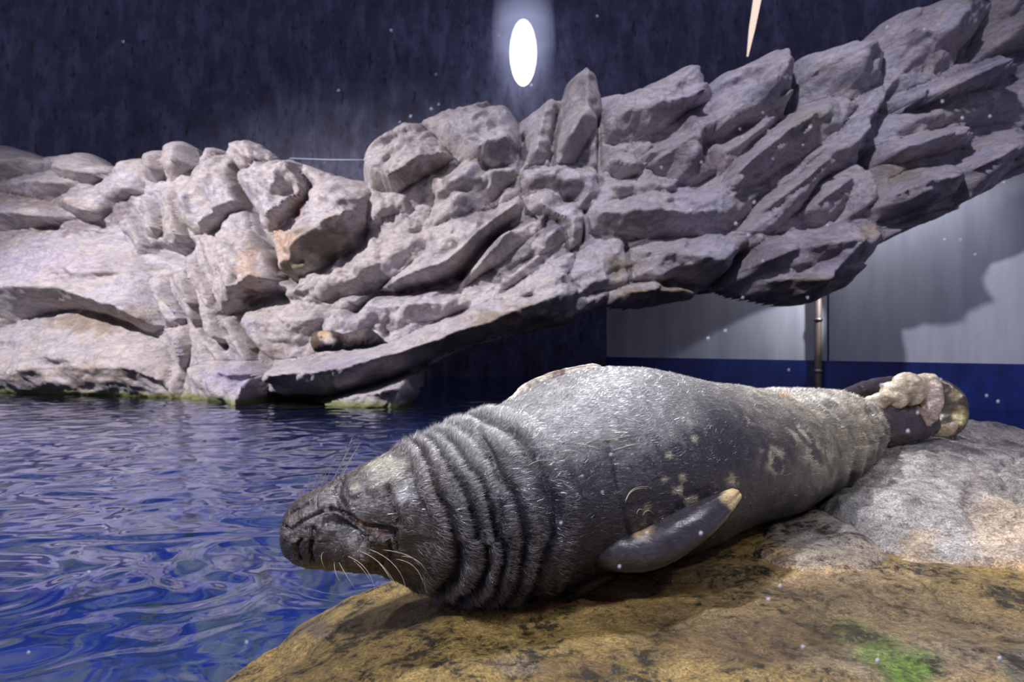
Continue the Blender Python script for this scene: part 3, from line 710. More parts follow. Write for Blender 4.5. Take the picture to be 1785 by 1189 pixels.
phi = np.linspace(0, 2 * np.pi, NS, endpoint=False)   # 0 faces the camera, 90 deg is up
cph, sph = np.cos(phi), np.sin(phi)
G = cc[:, None, :] + cv[:, None, :] * sph[None, :, None] + cn[:, None, :] * cph[None, :, None]
# the underside settles flat on the rock
SI, PH = np.meshgrid(sidx - S_OFF, phi, indexing='ij')


def grid_normals(G):
    du = np.gradient(G, axis=0); dv = (np.roll(G, -1, 1) - np.roll(G, 1, 1)) / 2
    n = np.cross(dv, du); n /= np.linalg.norm(n, axis=2)[:, :, None] + 1e-12
    c = G.mean(1, keepdims=True)
    if ((G - c) * n).sum() < 0: n = -n
    return n


N = grid_normals(G)
disp = np.zeros(SI.shape)
nz1 = fbm(SI * 0.5, PH * 1.2, 0 * SI, 3, 41); nz2 = fbm(SI * 0.5, PH * 1.6, 0 * SI + 3, 3, 45)
up = np.sin(PH); front = np.cos(PH)
def win(a, b, f=0.3):
    p = np.angle(np.exp(1j * PH))
    return sm(p, math.radians(a) - f, math.radians(a) + f) * (1 - sm(p, math.radians(b) - f, math.radians(b) + f))
bow = 0.18 * (1 - front)                                 # creases bow towards the tail on the near side
FOLDS = [(6.9, .017, .09, -70, 130), (7.55, .020, .10, -85, 130), (8.15, .021, .10, -80, 120), (8.9, .012, .09, -75, 60), (8.75, .009, .08, 30, 130), (9.7, .015, .13, -55, 130), (10.7, .005, .16, 15, 120), (11.5, .003, .2, 20, 110), (9.3, .006, .06, -60, 30),
         (6.2, .006, .10, -5, 60), (8.5, .006, .05, -70, 40), (7.2, .004, .05, -60, 60), (10.1, .004, .08, -60, 20),
         (17.3, .006, .16, -20, 120), (17.9, .014, .15, -30, 120), (18.45, .022, .11, -50, 130), (19.0, .028, .11, -70, 150), (19.5, .030, .10, -80, 150), (20.0, .030, .09, -90, 160),
         (20.45, .028, .08, -90, 160), (20.85, .022, .07, -90, 160)]
for s0, a, wd_, p0, p1 in FOLDS:
    ds = SI - s0 + bow - 0.18 + 0.5 * nz1 * (1 if s0 < 15 else .5)
    asym = np.where(ds > 0, wd_ * 0.75, wd_ * 1.5)
    disp -= a * win(p0, p1) * np.exp(-(np.abs(ds) / asym) ** 1.3)
for s0, a, wd_ in [(7.22, .008, .2), (7.85, .009, .2), (8.5, .008, .25), (9.2, .010, .3), (10.1, .008, .35), (6.4, .006, .3), (18.2, .009, .2), (18.75, .014, .2), (19.25, .016, .2), (19.75, .016, .2), (20.25, .015, .18), (20.68, .011, .15)]:
    disp += a * win(-80, 130) * np.exp(-((SI - s0 + bow - .18 + .32 * nz1) / wd_) ** 2)
disp += 0.004 * nz2 + 0.0022 * fbm(SI * 3, PH * 5, 0 * SI, 4, 51) * sm(SI, 1, 3)
disp += 0.0016 * fbm(SI * 10, PH * 7, 0 * SI, 3, 55)
disp -= 0.05 * np.exp(-((SI - 12.6) / 1.2) ** 2) * win(-75, -20) * 0.35      # armpit hollow behind the fore flipper
G = G + N * disp[:, :, None]
# carve the face with strokes laid over the near side
STROKES = [
 ([(505,894),(522,886),(537,879)], 2.2, -.0040), ([(494,914),(509,923),(525,911),(545,900),(562,892)], 2.2, -.0042),
 ([(524,941),(517,953),(518,965),(524,977)], 2.6, -.0075), ([(542,946),(540,959),(544,978)], 2.8, -.0065), ([(545,922),(548,935),(543,948)], 5, -.004),
 ([(577,887),(594,889),(610,900),(625,911),(639,917),(662,919),(692,925)], 3.6, -.0075),
 ([(586,893),(606,905),(631,920),(654,939),(672,946)], 4.5, .0040), ([(571,911),(600,916),(620,922)], 8, -.004),
 ([(596,832),(589,848),(587,864),(598,882)], 7, -.0065), ([(616,855)], 15, .0055), ([(650,853)], 13, .004), ([(640,890)], 14, .003),
 ([(624,956)], 34, .009), ([(600,965)], 25, .004), ([(640,970)], 20, .004), ([(509,925),(505,912)], 9, .003), ([(512,948)], 9, .004), ([(500,935)], 8, .003),
 ([(678,944),(676,971),(662,988)], 5, -.007), ([(675,848),(689,884),(693,911)], 5.5, -.009), ([(700,880),(704,930)], 12, .005),
 ([(652,927),(686,932)], 4.5, -.005), ([(650,936),(684,944)], 3, .003), ([(689,930),(691,955)], 3.5, -.006),
 ([(540,868),(570,858)], 9, .003), ([(530,905),(560,880)], 12, .003),
 ([(830,745),(852,790),(868,840)], 6, -.006), ([(868,860),(872,910),(868,950)], 4, -.006), ([(876,870),(884,930)], 7, .004), ([(1062,770),(1085,870),(1095,930)], 4, -.004),
 ([(900,770),(915,800),(925,830)], 5, -.003),
]
GV = G.reshape(-1, 3).copy(); N2 = grid_normals(G).reshape(-1, 3)
gp, gq = project(GV)
facing = -(N2 * (GV - np.array([0, 0, H])) / np.linalg.norm(GV - np.array([0, 0, H]), axis=1)[:, None]).sum(1)
fw = sm(facing, 0.0, 0.25)
PP = np.stack([gp, gq], 1); dsp = np.zeros(len(GV)); sh = np.zeros(len(GV))
for line, wd_, amp in STROKES:
    pts = np.array(line, float)
    if len(pts) == 1: d = np.linalg.norm(PP - pts[0], axis=1)
    else:
        d = np.full(len(PP), 1e9)
        for i in range(len(pts) - 1): d = np.minimum(d, seg_dist(PP, pts[i], pts[i + 1])[0])
    dsp += 1.4 * amp * np.exp(-(d / wd_) ** 2)
GV = GV + N2 * (dsp * fw)[:, None]
idg = np.arange(NR * NS).reshape(NR, NS)
bq = np.stack([idg[:-1], np.roll(idg[:-1], -1, 1), np.roll(idg[1:], -1, 1), idg[1:]], -1).reshape(-1, 4)
# caps
capA = len(GV); capB = capA + 1
GV = np.vstack([GV, G[0].mean(0), G[-1].mean(0)])
ca_ = np.array([[capA, capA, idg[0][(i + 1) % NS], idg[0][i]] for i in range(NS)])


_fr = facing > 0.15
_FP = PP[_fr]; _FD = GV[:len(PP)][_fr][:, 1]
def sd(x, y, push=0.0):
    """distance of the body's near surface at this place"""
    return float(_FD[np.argmin((_FP[:, 0] - x) ** 2 + (_FP[:, 1] - y) ** 2)]) - push


def loft(sts, ns=48, nr=90, pinch=0.0, seed=0, amp=0.002, k=None):
    """sts: (px, py, depth, half width across in px, thickness ratio, tilt deg) -> closed grid, blade-like limb"""
    c = np.array([ray(s[0], s[1], s[2]) for s in sts]); hw = np.array([s[3] * s[2] / F for s in sts]); th = np.array([s[4] for s in sts]); tl = np.radians([s[5] for s in sts])
    cc, t = catmull(c, nr); hw2 = catmull(hw, nr)[0][:, 0]; th2 = catmull(th, nr)[0][:, 0]; tl2 = catmull(tl, nr)[0][:, 0]
    tg = np.gradient(cc, axis=0); tg /= np.linalg.norm(tg, axis=1)[:, None]
    view = cc - np.array([0, 0, H]); view /= np.linalg.norm(view, axis=1)[:, None]
    a = np.cross(tg, view); a /= np.linalg.norm(a, axis=1)[:, None]; b = np.cross(a, tg)
    A = a * np.cos(tl2)[:, None] + b * np.sin(tl2)[:, None]; Bv = -a * np.sin(tl2)[:, None] + b * np.cos(tl2)[:, None]
    ph = np.linspace(0, 2 * np.pi, ns, endpoint=False)
    u = t / (len(sts) - 1); endw = np.sqrt(np.clip(1 - np.clip((u - .93) / .07, 0, 1) ** 2, 0, 1)) * np.sqrt(np.clip(1 - np.clip((.05 - u) / .05, 0, 1) ** 2, 0, 1))
    hw3 = hw2 * endw
    V = cc[:, None] + A[:, None] * (hw3[:, None] * np.cos(ph))[:, :, None] + Bv[:, None] * ((hw3 * th2)[:, None] * np.sin(ph))[:, :, None]
    n = grid_normals(V + 1e-9)
    Vf = V.reshape(-1, 3); dn = amp * fbm(Vf[:, 0] * 40, Vf[:, 1] * 40, Vf[:, 2] * 40, 3, seed).reshape(V.shape[:2])
    if k is not None: dn = dn + k(u[:, None] + 0 * ph[None], ph[None] + 0 * u[:, None])
    V = V + n * (dn * endw[:, None])[:, :, None]
    idl = np.arange(nr * ns).reshape(nr, ns)
    fq = np.stack([idl[:-1], np.roll(idl[:-1], -1, 1), np.roll(idl[1:], -1, 1), idl[1:]], -1).reshape(-1, 4)
    return V.reshape(-1, 3), fq


digits = lambda u, p: 0.003 * np.abs(np.cos(2.5 * p)) * sm(u, .3, .8)
print('SD', [round(sd(x, y), 3) for x, y in ((1090,960),(1130,950),(1180,930),(1230,890),(1270,860),(600,950),(690,930))])
near_flip = loft([(1020,962,sd(1030,955,-.07),24,.9,0),(1060,964,sd(1060,955,-.02),30,.8,0),(1095,963,sd(1095,955,.015),33,.8,0),(1130,957,sd(1130,950,.045),35,.75,0),(1175,936,sd(1175,930,.055),34,.7,0),(1220,908,sd(1215,900,.05),29,.65,0),(1252,885,sd(1250,880,.05),21,.6,0),(1275,868,sd(1270,865,.05),13,.6,0),(1287,858,sd(1280,860,.05),7,.6,0)], seed=3, k=digits)
far_flip = loft([(885,712,1.36,10,.6,0),(905,694,1.40,13,.5,0),(930,676,1.43,14,.4,0),(965,661,1.45,13,.4,0),(1005,651,1.46,11,.4,0),(1035,646,1.46,10,.4,0),(1048,647,1.46,6,.4,0)], seed=5, amp=.004, k=digits)
hind = [
 loft([(1485,742,2.04,34,1,0),(1510,742,2.06,40,.9,0),(1545,738,2.07,40,.75,0),(1580,732,2.08,38,.6,0),(1608,728,2.1,34,.55,0),(1622,722,2.11,22,.5,0)], seed=7, amp=.007),
 loft([(1505,712,2.06,10,.8,0),(1540,697,2.05,16,.8,0),(1558,688,2.05,22,.7,0),(1578,680,2.05,27,.6,0),(1600,677,2.06,25,.6,0),(1620,680,2.07,24,.6,0),(1632,688,2.08,16,.6,0)], seed=9, amp=.008, k=lambda u, p: .006 * np.sin(26 * u + 2 * np.sin(p))),
 loft([(1600,665,2.10,10,.8,0),(1618,676,2.06,20,.6,0),(1624,700,2.04,17,.5,0),(1618,725,2.04,14,.5,0),(1612,742,2.05,9,.5,0)], seed=11, amp=.007),
 loft([(1470,688,2.12,8,.8,0),(1500,680,2.16,13,.7,0),(1535,673,2.18,15,.6,0),(1570,671,2.19,16,.5,0),(1600,676,2.2,20,.5,0)], seed=13, amp=.004),
 loft([(1600,668,2.20,14,.4,0),(1625,678,2.19,22,.4,0),(1645,697,2.17,30,.35,0),(1655,720,2.15,28,.35,0),(1652,742,2.13,20,.4,0),(1640,750,2.13,12,.5,0)], seed=15, amp=.006),
 loft([(1612,742,2.1,8,.6,0),(1625,750,2.1,10,.6,0),(1650,750,2.1,10,.5,0),(1668,738,2.1,6,.5,0)], seed=17, amp=.004),
]

# coat colours, with some light painted in on the back
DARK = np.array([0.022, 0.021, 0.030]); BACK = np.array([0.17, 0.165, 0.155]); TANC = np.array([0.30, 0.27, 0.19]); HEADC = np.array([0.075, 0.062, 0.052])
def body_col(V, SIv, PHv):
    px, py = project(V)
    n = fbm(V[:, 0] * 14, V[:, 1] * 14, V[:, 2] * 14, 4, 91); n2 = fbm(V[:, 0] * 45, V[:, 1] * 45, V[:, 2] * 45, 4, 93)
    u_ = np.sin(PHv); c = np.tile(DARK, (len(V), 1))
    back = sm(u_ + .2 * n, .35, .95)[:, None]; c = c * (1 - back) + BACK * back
    hd = (1 - sm(SIv + .5 * n, 5.5, 8))[:, None]; c = c * (1 - hd) + HEADC * hd
    strp = np.clip(.5 + .9 * fbm(SIv * 4, PHv * 1.6, 0 * SIv, 3, 95) + .5 * n2, 0, 1)
    hn = (sm(SIv + .8 * n, 14.5, 19) * sm(u_ + .3 * n, -.9, -.1) * (.25 + .75 * strp))[:, None]; c = c * (1 - hn) + TANC * hn
    def spot(x, y, r, col, s=1.0, hard=0):
        nonlocal c
        m = s * (1 - sm(np.hypot(px - x + 14 * n * (r / 20), py - y + 14 * n2 * (r / 20)) / r, .3, 1.0)); 
        if hard: m = m * sm(n2, -.05, .25)
        c = c * (1 - m[:, None]) + np.array(col) * m[:, None]
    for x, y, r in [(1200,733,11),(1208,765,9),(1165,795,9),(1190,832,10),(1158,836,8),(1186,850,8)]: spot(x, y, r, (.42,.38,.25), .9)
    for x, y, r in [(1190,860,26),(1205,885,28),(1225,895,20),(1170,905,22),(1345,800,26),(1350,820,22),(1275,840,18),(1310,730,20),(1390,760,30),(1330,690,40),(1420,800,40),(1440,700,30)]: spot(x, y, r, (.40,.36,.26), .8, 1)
    for x, y, r in [(1080,712,120),(1000,742,80),(1160,698,90)]: spot(x, y, r, (.21,.205,.20), .75)  # paler back patches: dry fur and painted light together
    spot(1130, 925, 50, (.40,.30,.18), .75, 1); spot(1165, 908, 28, (.42,.30,.18), .6)
    spot(650, 935, 0.1, (0,0,0), 0)
    for x, y, r, col, s in [(545,925,24,(.022,.018,.02),.8),(598,912,30,(.018,.015,.017),.85),(530,960,28,(.028,.024,.026),.8),(560,970,22,(.02,.018,.02),.7),(600,880,20,(.03,.024,.024),.6),(500,930,14,(.16,.15,.16),.7),(510,905,14,(.16,.14,.11),.6),
                            (624,955,34,(.30,.27,.24),.85),(545,895,22,(.16,.14,.12),.6),(575,870,22,(.17,.155,.14),.6),(590,850,10,(.045,.035,.04),.9),(630,908,9,(.30,.17,.07),.8),(645,914,9,(.30,.15,.06),.7),(655,927,8,(.28,.15,.15),.8),(668,931,9,(.24,.12,.13),.8),(680,935,7,(.16,.12,.15),.8),
                            (665,923,7,(.02,.015,.015),.8),(684,926,7,(.02,.015,.015),.8),(689,952,4,(.55,.52,.48),.9),(617,855,12,(.26,.23,.16),.8),(650,853,12,(.22,.20,.14),.6),(640,870,18,(.06,.05,.045),.5),(702,862,34,(.38,.37,.35),.8),(665,812,40,(.40,.38,.27),.85),
                            (535,880,14,(.15,.13,.11),.5),(760,1000,40,(.02,.02,.022),.7)]: spot(x, y, r, col, s)
    spot(1365, 688, 7, (.30,.17,.05), .9); spot(1375, 690, 5, (.30,.15,.04), .9)
    c *= (1 + .35 * n2)[:, None]
    return np.clip(c, 0.004, 1)
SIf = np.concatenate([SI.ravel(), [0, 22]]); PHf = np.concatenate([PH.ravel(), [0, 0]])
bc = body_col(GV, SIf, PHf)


def flip_col(V, base, tip=None):
    px, py = project(V); n = fbm(V[:, 0] * 30, V[:, 1] * 30, V[:, 2] * 30, 4, 97)
    c = np.tile(np.array(base, float), (len(V), 1)) * (1 + .45 * n)[:, None]
    if tip:
        for x, y, r, col in tip:
            m = (1 - sm(np.hypot(px - x, py - y) / r + .4 * n, .5, 1))[:, None]; c = c * (1 - m) + np.array(col) * m
    return np.clip(c, .004, 1)


allV = [GV]; allF = [bq, ca_]; allC = [bc]; off = len(GV)
cols = [flip_col(near_flip[0], (.035,.03,.035), [(1280,862,26,(.48,.36,.18)),(1283,880,16,(.40,.32,.16)),(1120,922,26,(.35,.26,.15))]),
        flip_col(far_flip[0], (.50,.44,.34), [(975,652,14,(.16,.09,.07)),(930,675,14,(.22,.19,.14)),(1015,650,8,(.22,.12,.09))])]
hcol = [flip_col(hind[0][0], (.055,.043,.045), [(1585,705,22,(.09,.07,.06)),(1610,705,18,(.35,.25,.2))]),
        flip_col(hind[1][0], (.55,.47,.33), [(1545,700,14,(.30,.24,.14)),(1590,690,12,(.34,.27,.17))]),
        flip_col(hind[2][0], (.50,.40,.33)), flip_col(hind[3][0], (.05,.04,.045)),
        flip_col(hind[4][0], (.075,.06,.04), [(1674,725,20,(.46,.40,.18)),(1664,690,12,(.30,.24,.13)),(1655,752,14,(.44,.37,.19))]), flip_col(hind[5][0], (.42,.34,.18))]
for (V, Fq), cl in zip([near_flip, far_flip] + hind, cols + hcol):
    allV.append(V); allF.append(Fq + off); allC.append(cl); off += len(V)
SV = np.vstack(allV); SF = np.vstack(allF); SCo = np.vstack(allC)
SF = SF[SF[:, 0] != SF[:, 1]]
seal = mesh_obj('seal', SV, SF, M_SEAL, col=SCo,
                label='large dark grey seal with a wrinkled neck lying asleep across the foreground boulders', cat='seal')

seal.data.materials.append(M_FLIP)
seal.data.polygons.foreach_set('material_index', (SF.min(1) >= len(GV)).astype(np.int32))
# fur: short flat-lying hairs as one uncountable part
def fur(name, parent, nh):
    Nn = grid_normals(GV[:NR * NS].reshape(NR, NS, 3)).reshape(-1, 3)
    Tn = np.gradient(GV[:NR * NS].reshape(NR, NS, 3), axis=0).reshape(-1, 3); Tn /= np.linalg.norm(Tn, axis=1)[:, None] + 1e-9
    view = GV[:NR * NS] - np.array([0, 0, H]); view /= np.linalg.norm(view, axis=1)[:, None]
    fac = -(Nn * view).sum(1)
    s_ = SI.ravel(); area = np.linalg.norm(np.cross(np.gradient(GV[:NR*NS].reshape(NR,NS,3), axis=0), (np.roll(GV[:NR*NS].reshape(NR,NS,3), -1, 1) - np.roll(GV[:NR*NS].reshape(NR,NS,3), 1, 1)) / 2), axis=2).ravel()
    wgt = area * (fac > -0.15) * (1.0 + 2.2 * np.exp(-((s_ - 8) / 2.2) ** 2)) * np.where(s_ < 1.5, .35, 1.15) * (.35 + .65 * np.clip(np.sin(PH.ravel()) + np.exp(-((s_ - 8) / 3) ** 2) + .3, 0, 1))
    pick = rng.choice(len(wgt), nh, p=wgt / wgt.sum())
    n = Nn[pick]; t = Tn[pick]; bt = np.cross(n, t)
    clump = fbm(GV[pick, 0] * 55, GV[pick, 1] * 55, GV[pick, 2] * 55, 2, 101)
    base = GV[pick] + rng.normal(0, .0012, (nh, 3)) - n * .0006
    dm = disp.copy()
    for _ in range(3): dm = (dm + np.roll(dm, 9, 0) + np.roll(dm, -9, 0)) / 3
    crest = np.clip((disp - dm).ravel()[pick] / .003, 0, 1)
    ang = rng.normal(0, .28, nh) + .9 * clump; lift = .12 + .22 * rng.random(nh) + .3 * np.maximum(clump, 0) + .35 * crest
    d = t * np.cos(ang)[:, None] + bt * np.sin(ang)[:, None] + n * lift[:, None]; d /= np.linalg.norm(d, axis=1)[:, None]
    neck = np.exp(-((s_[pick] - 8) / 2.4) ** 2)
    ln = (.007 + .007 * rng.random(nh)) * (1 + .6 * neck) * np.where(s_[pick] < 4.5, .6, 1)
    roll = rng.normal(0, .35, nh)[:, None]; wdt = np.cross(d, n); wdt /= np.linalg.norm(wdt, axis=1)[:, None] + 1e-9; wdt = wdt * np.cos(roll) + n * np.sin(roll); wdt /= np.linalg.norm(wdt, axis=1)[:, None] + 1e-9; hwid = (.00042 * (1 + .3 * (s_[pick] > 12)))[:, None]
    a = base + wdt * hwid; b = base - wdt * hwid; ln = ln * np.where(s_[pick] < 3, .6, 1); tip = base + d * ln[:, None] - n * (ln * .10)[:, None]
    V = np.stack([a, b, tip], 1).reshape(-1, 3); Fq = np.arange(nh * 3).reshape(nh, 3)
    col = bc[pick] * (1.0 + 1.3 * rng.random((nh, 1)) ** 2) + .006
    pale = (rng.random(nh) < .015 + .55 * crest * (.25 + neck) + .12 * (s_[pick] < 6.5) + .10 * np.clip((np.sin(PH.ravel()[pick]) - .45) * 2, 0, 1))[:, None]; col = np.where(pale, col * 1.6 + np.array([.20, .19, .165]), col)
    col = np.repeat(np.clip(col, 0, .8), 3, axis=0)
    return mesh_obj(name, V, Fq, M_FUR, col=col, kind='stuff', smooth=False, parent=parent)
fur('fur', seal, 150000)

# hair tufts and whiskers
def hairs(name, specs, m, parent, rad=0.00052, label=None):
    for base, mid, tip in specs:
        if base[1] > 700 and not (base[1] < 880 and base[0] < 620):
            b0 = sd(base[0], base[1], .002); base = (base[0], base[1], b0); mid = (mid[0], mid[1], b0 - .025); tip = (tip[0], tip[1] + 8, b0 - .03)
            if rad > .0006: mid = (mid[0], mid[1], sd(mid[0], mid[1], .004)); tip = (tip[0], tip[1], sd(tip[0], tip[1], .004))
        rr_ = rad * 1.6 if (base[1] < 880 and base[0] < 620) else rad
        p0, p1, p2 = ray(*base), ray(*mid), ray(*tip); pts = []
        for i in range(9):
            t = i / 8; pts.append((1 - t) ** 2 * p0 + 2 * t * (1 - t) * (2 * p1 - (p0 + p2) / 2) + t ** 2 * p2)
        tube(name, pts, [rr_ * (1 - .7 * i / 8) for i in range(9)], m, 5, parent=parent)
d0 = 1.0
hairs('whisker', [
 ((574,846,1.03),(592,815,1.0),(614,763,.98)),((578,844,1.03),(600,800,1.0),(613,775,.98)),((588,842,1.03),(603,812,1.01),(622,783,.99)),((592,840,1.03),(612,800,1.02),(628,772,1.0)),
 ((560,852,1.02),(566,830,1.0),(577,810,.98)),((566,850,1.02),(573,828,1.0),(584,800,.98)),((552,856,1.02),(556,840,1.0),(566,822,.98)),((545,862,1.0),(546,850,.99),(550,836,.98)),
 ((538,866,1.0),(537,850,.99),(540,835,.98)),((526,874,1.0),(520,862,.99),(520,856,.98)),((530,872,1.0),(526,860,.99),(529,850,.98)),
 ((600,968,.90),(640,995,.88),(657,1042,.9)),((630,962,.90),(670,990,.88),(700,1034,.90)),((645,958,.91),(690,988,.90),(709,1028,.92)),((612,975,.90),(630,990,.88),(648,1008,.9)),
 ((590,978,.92),(602,1000,.9),(622,1022,.9)),((583,978,.92),(585,998,.9),(594,1008,.9)),((665,958,.93),(710,968,.93),(730,977,.94)),((690,975,.95),(722,988,.95),(738,1012,.96)),
 ((565,962,.93),(560,972,.92),(567,985,.92)),((655,975,.93),(675,1000,.92),(690,1020,.93)),((700,970,.97),(725,976,.97),(745,990,.98))], M_WHISK, seal)
hairs('guard_hair', [((1090,876,1.185),(1105,852,1.19),(1136,842,1.20)),((1091,874,1.185),(1104,855,1.19),(1128,844,1.20)),((1110,896,1.2),(1114,888,1.2),(1122,882,1.2)),((1003,773,1.11),(1030,778,1.12),(1048,776,1.13)),
 ((1020,776,1.12),(1032,768,1.13),(1042,758,1.14)),((975,788,1.1),(1000,786,1.11),(1014,784,1.12)),((920,812,1.07),(945,802,1.08),(962,802,1.09)),((1070,785,1.13),(1100,776,1.14),(1120,765,1.15)),
 ((1050,768,1.13),(1085,762,1.14),(1105,750,1.15)),((1120,898,1.21),(1130,890,1.21),(1142,890,1.21))], M_WHISK, seal, 0.0007)
# claws at the tip of the near fore flipper
M_CLAW = plain('claw', (0.10, 0.07, 0.05), 0.3)
for (x, y, dx, dy) in [(1283,858,6,2),(1287,866,5,7),(1284,876,3,9),(1276,886,0,9)]:
    dd_ = sd(1280, 860, .05); A = ray(x - dx * .4, y - dy * .4, dd_); B = ray(x + dx, y + dy, dd_)
    tube('claw', [A, (A + B) / 2 + np.array([0, 0, .0015]), B], [.0035, .0026, .0004], M_CLAW, 7, parent=seal)

# ------------------------------------------------------------------ the little animal on the ledge
pu = 5.75
pv = [((541,597),(543,603),pu),((546,580),(549,612),pu),((562,576),(566,613),pu),((582,577),(586,612),pu),((603,580),(606,611),pu+.05),((622,576),(624,609),pu+.08),((640,572),(642,607),pu+.1),((655,580),(656,604),pu+.1),((668,592),(669,600),pu+.1),((676,597),(676,599),pu+.1)]
c_ = []; v_ = []
for (t_, b_, d) in pv:
    T = ray(*t_, d); B = ray(*b_, d); c_.append((T + B) / 2); v_.append((T - B) / 2)
c_ = np.array(c_); v_ = np.array(v_); c2, si2 = catmull(c_, 120); v2_, _ = catmull(v_, 120); r2 = np.linalg.norm(v2_, axis=1)
ph2 = np.linspace(0, 2 * np.pi, 60, endpoint=False)
PG = c2[:, None] + v2_[:, None] * np.sin(ph2)[None, :, None] + (np.array([0.15, -1, 0])[None] * r2[:, None])[:, None] * np.cos(ph2)[None, :, None]
PV = PG.reshape(-1, 3); pn = grid_normals(PG).reshape(-1, 3)
px_, py_ = project(PV)
bmp = 0.012 * fbm(PV[:, 0] * 14, PV[:, 1] * 14, PV[:, 2] * 14, 3, 201) + .012 * np.exp(-(((px_ - 566) / 9) ** 2 + ((py_ - 598) / 7) ** 2)) - .008 * np.exp(-((px_ - 596) / 5) ** 2) - .012 * np.exp(-(((px_ - 556) / 3) ** 2 + ((py_ - 590) / 3) ** 2))
PV = PV + pn * bmp[:, None]
idp = np.arange(120 * 60).reshape(120, 60); pq = np.stack([idp[:-1], np.roll(idp[:-1], -1, 1), np.roll(idp[1:], -1, 1), idp[1:]], -1).reshape(-1, 4)
pc = np.tile(np.array([.085, .062, .06]), (len(PV), 1))
for x, y, rx, ry, col in [(566,585,16,12,(.50,.38,.25)),(576,595,14,9,(.55,.48,.46)),(560,582,8,8,(.45,.33,.2)),(548,600,8,14,(.14,.09,.05)),(556,604,5,4,(.03,.02,.02)),(560,588,3,3,(.02,.02,.02)),(600,604,6,6,(.25,.2,.2)),(645,585,16,14,(.04,.035,.045))]:
    m = (1 - sm(np.hypot((px_ - x) / rx, (py_ - y) / ry), .4, 1))[:, None]; pc = pc * (1 - m) + np.array(col) * m
pup = mesh_obj('seal', PV, pq, seal_mat('pup_coat', 0.6, 0.3), col=pc, label='small dark brown seal with a pale face on the far rock ledge above the water', cat='seal')

# ------------------------------------------------------------------ reflections in the window, made as glowing bodies near the back wall
def emit(name, col, s):
    k = NT(name); k.p.inputs['Base Color'].default_value = (*col, 1); k.p.inputs['Emission Color'].default_value = (*col, 1); k.p.inputs['Emission Strength'].default_value = s
    return k.m
def reflection_mat():
    k = NT('reflection_white'); k.t.nodes.remove(k.p)
    e = k.n('ShaderNodeEmission'); e.inputs[0].default_value = (.93, .94, 1, 1); e.inputs[1].default_value = 7; t = k.n('ShaderNodeBsdfTransparent')
    lw = k.n('ShaderNodeLayerWeight'); lw.inputs[0].default_value = .5
    m = k.n('ShaderNodeMixShader'); k.l(k.math('POWER', k.math('SUBTRACT', 1.0, lw.outputs['Facing']), 1.6), m.inputs[0]); k.l(t.outputs[0], m.inputs[1]); k.l(e.outputs[0], m.inputs[2])
    k.l(m.outputs[0], k.out.inputs['Surface']); return k.m


refl_c = ray(912, 92, 11.0)
reflection = empty('tube_reflection', tuple(refl_c), label='glaring white upright light reflected in the window, with hazy glow, before the dark back wall', cat='reflection')
prof = [(z, max(.02, .27 * math.sqrt(max(0, 1 - (z / .64) ** 2)))) for z in [-.64, -.6, -.52, -.4, -.2, 0, .2, .4, .52, .6, .64]]
tube('reflection_core', [(0, 0, z) for z, r in prof], [r for z, r in prof], reflection_mat(), 32, parent=reflection)
k = NT('reflection_haze'); k.t.nodes.remove(k.p)
em = k.n('ShaderNodeEmission'); em.inputs[0].default_value = (.62, .66, 1.0, 1); tr = k.n('ShaderNodeBsdfTransparent')
lw = k.n('ShaderNodeLayerWeight'); lw.inputs[0].default_value = .5
tc = k.n('ShaderNodeTexCoord'); sx = k.n('ShaderNodeSeparateXYZ'); k.l(tc.outputs['Object'], sx.inputs[0])
up_ = k.math('SUBTRACT', 1.0, k.math('MULTIPLY', k.math('ABSOLUTE', k.math('SUBTRACT', sx.outputs[2], .35)), .72), True)
fc = k.math('MULTIPLY', k.math('POWER', k.math('SUBTRACT', 1.0, lw.outputs['Facing']), 2.2), k.math('MULTIPLY', up_, up_))
em.inputs[1].default_value = 1.0
ms = k.n('ShaderNodeMixShader'); k.l(k.math('MULTIPLY', fc, .55), ms.inputs[0]); k.l(tr.outputs[0], ms.inputs[1]); k.l(em.outputs[0], ms.inputs[2]); k.l(ms.outputs[0], k.out.inputs['Surface'])
tube('haze_sleeve', [(0, 0, -1.0), (0, 0, -.5), (0, 0, 0), (0, 0, .6), (0, 0, 1.4)], [.55, .60, .62, .62, .55], k.m, 48, parent=reflection)  # glowing shell that imitates the haze round the reflected light
a = ray(1303, 98, 10.5); b = ray(1311, 50, 10.5); c3 = ray(1322, -12, 10.5)
tube('slim_reflection', [a, b, c3], [.015, .055, .075], emit('reflection_amber', (1.0, .80, .62), .85), 12, label='slim warm amber reflected streak slanting down to the cliff top', cat='reflection')  # glowing tube made for an amber streak reflected in the glass

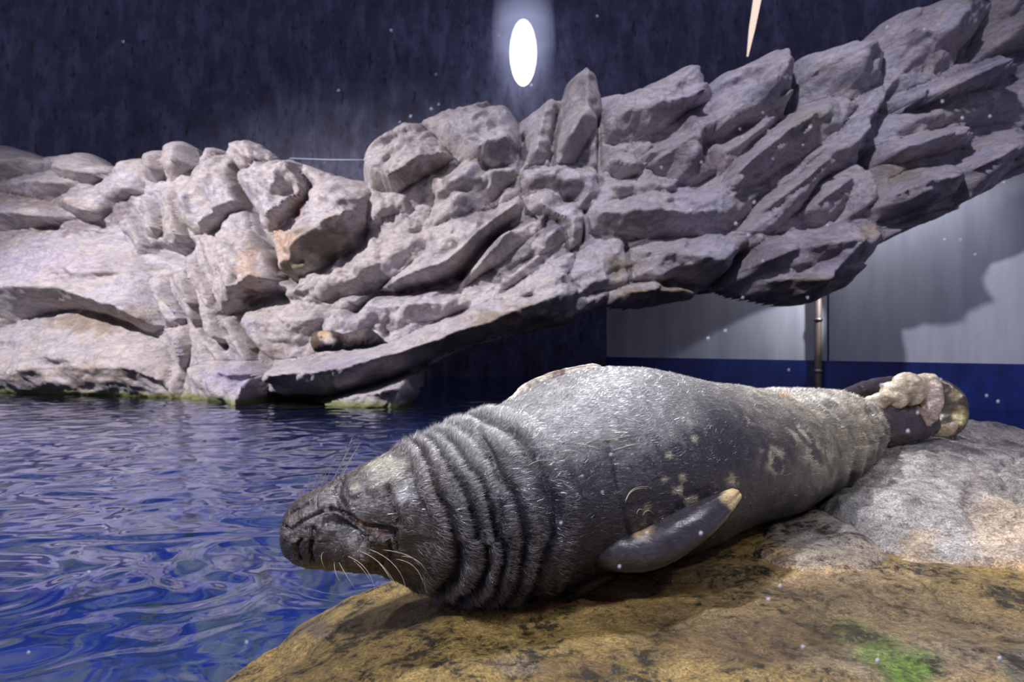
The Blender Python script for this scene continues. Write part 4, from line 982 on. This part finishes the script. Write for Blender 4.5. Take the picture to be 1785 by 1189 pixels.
# ------------------------------------------------------------------ viewing window
k = NT('clear_acrylic'); k.t.nodes.remove(k.p)
tr = k.n('ShaderNodeBsdfTransparent'); tr.inputs[0].default_value = (.985, .985, 1.0, 1); k.l(tr.outputs[0], k.out.inputs['Surface'])
win_ = box('window_1', (-2.4, .40, -1.25), (2.4, .43, 3.2), k.m, kind='structure')
k = NT('water_drop'); k.p.inputs['Base Color'].default_value = (.85, .85, .95, 1); k.p.inputs['Roughness'].default_value = .08; k.p.inputs['Specular IOR Level'].default_value = 1.0
DROPS = [(215,73,3),(682,53,3),(590,158,3),(637,279,3),(565,284,2),(870,62,2),(1041,28,3),(926,149,4),(1400,253,3),(1295,240,4),(1290,225,3),(1223,283,4),(1153,292,4),(1348,277,3),(1330,197,3),(1413,222,5),(1488,178,3),
 (1204,367,5),(1229,368,3),(1283,390,5),(1305,410,5),(1315,353,5),(1330,455,4),(1295,519,4),(1408,519,4),(1443,393,4),(1547,48,5),(1612,52,5),(1637,43,4),(1643,177,5),(1678,206,5),(1726,203,5),(1647,418,5),(1675,419,4),(1700,444,4),
 (1750,318,4),(1537,672,6),(1600,720,5),(1583,752,6),(1375,645,3),(1640,662,4),(1720,690,4),(1740,700,4),(1660,740,5),(1065,793,5),(1015,830,4),(937,800,4),(955,800,3),(1050,858,4),(978,912,5),(868,858,4),(1080,988,5),(1128,930,5),(1222,930,6),
 (1530,1152,7),(1743,1148,7),(1360,1022,6),(1400,1128,6),(50,1138,5),(155,998,5),(180,918,4),(200,905,4),(560,776,3),(1265,577,5),(1235,590,5),(700,255,2),(752,190,4),(765,182,3),(716,203,4),(697,213,3),(1090,360,3),(1340,1045,6),(430,1120,5),(760,130,2)]
ico = [(0,0,1),(.894,0,.447),(.276,.851,.447),(-.724,.526,.447),(-.724,-.526,.447),(.276,-.851,.447),(.724,.526,-.447),(-.276,.851,-.447),(-.894,0,-.447),(-.276,-.851,-.447),(.724,-.526,-.447),(0,0,-1)]
icf = [(0,1,2),(0,2,3),(0,3,4),(0,4,5),(0,5,1),(1,6,2),(2,7,3),(3,8,4),(4,9,5),(5,10,1),(6,7,2),(7,8,3),(8,9,4),(9,10,5),(10,6,1),(6,11,7),(7,11,8),(8,11,9),(9,11,10),(10,11,6)]
V = []; Fc = []
for x, y, r in DROPS:
    c = ray(x, y, .43); rr = r * .43 / F * .55; o = len(V)
    V += [tuple(c + np.array([p[0] * rr, p[1] * rr * .5, p[2] * rr * 1.15])) for p in ico]; Fc += [tuple(o + i for i in f) for f in icf]
dr_ = mesh_obj('water_drops', V, Fc, k.m, kind='stuff'); dr_.parent = win_
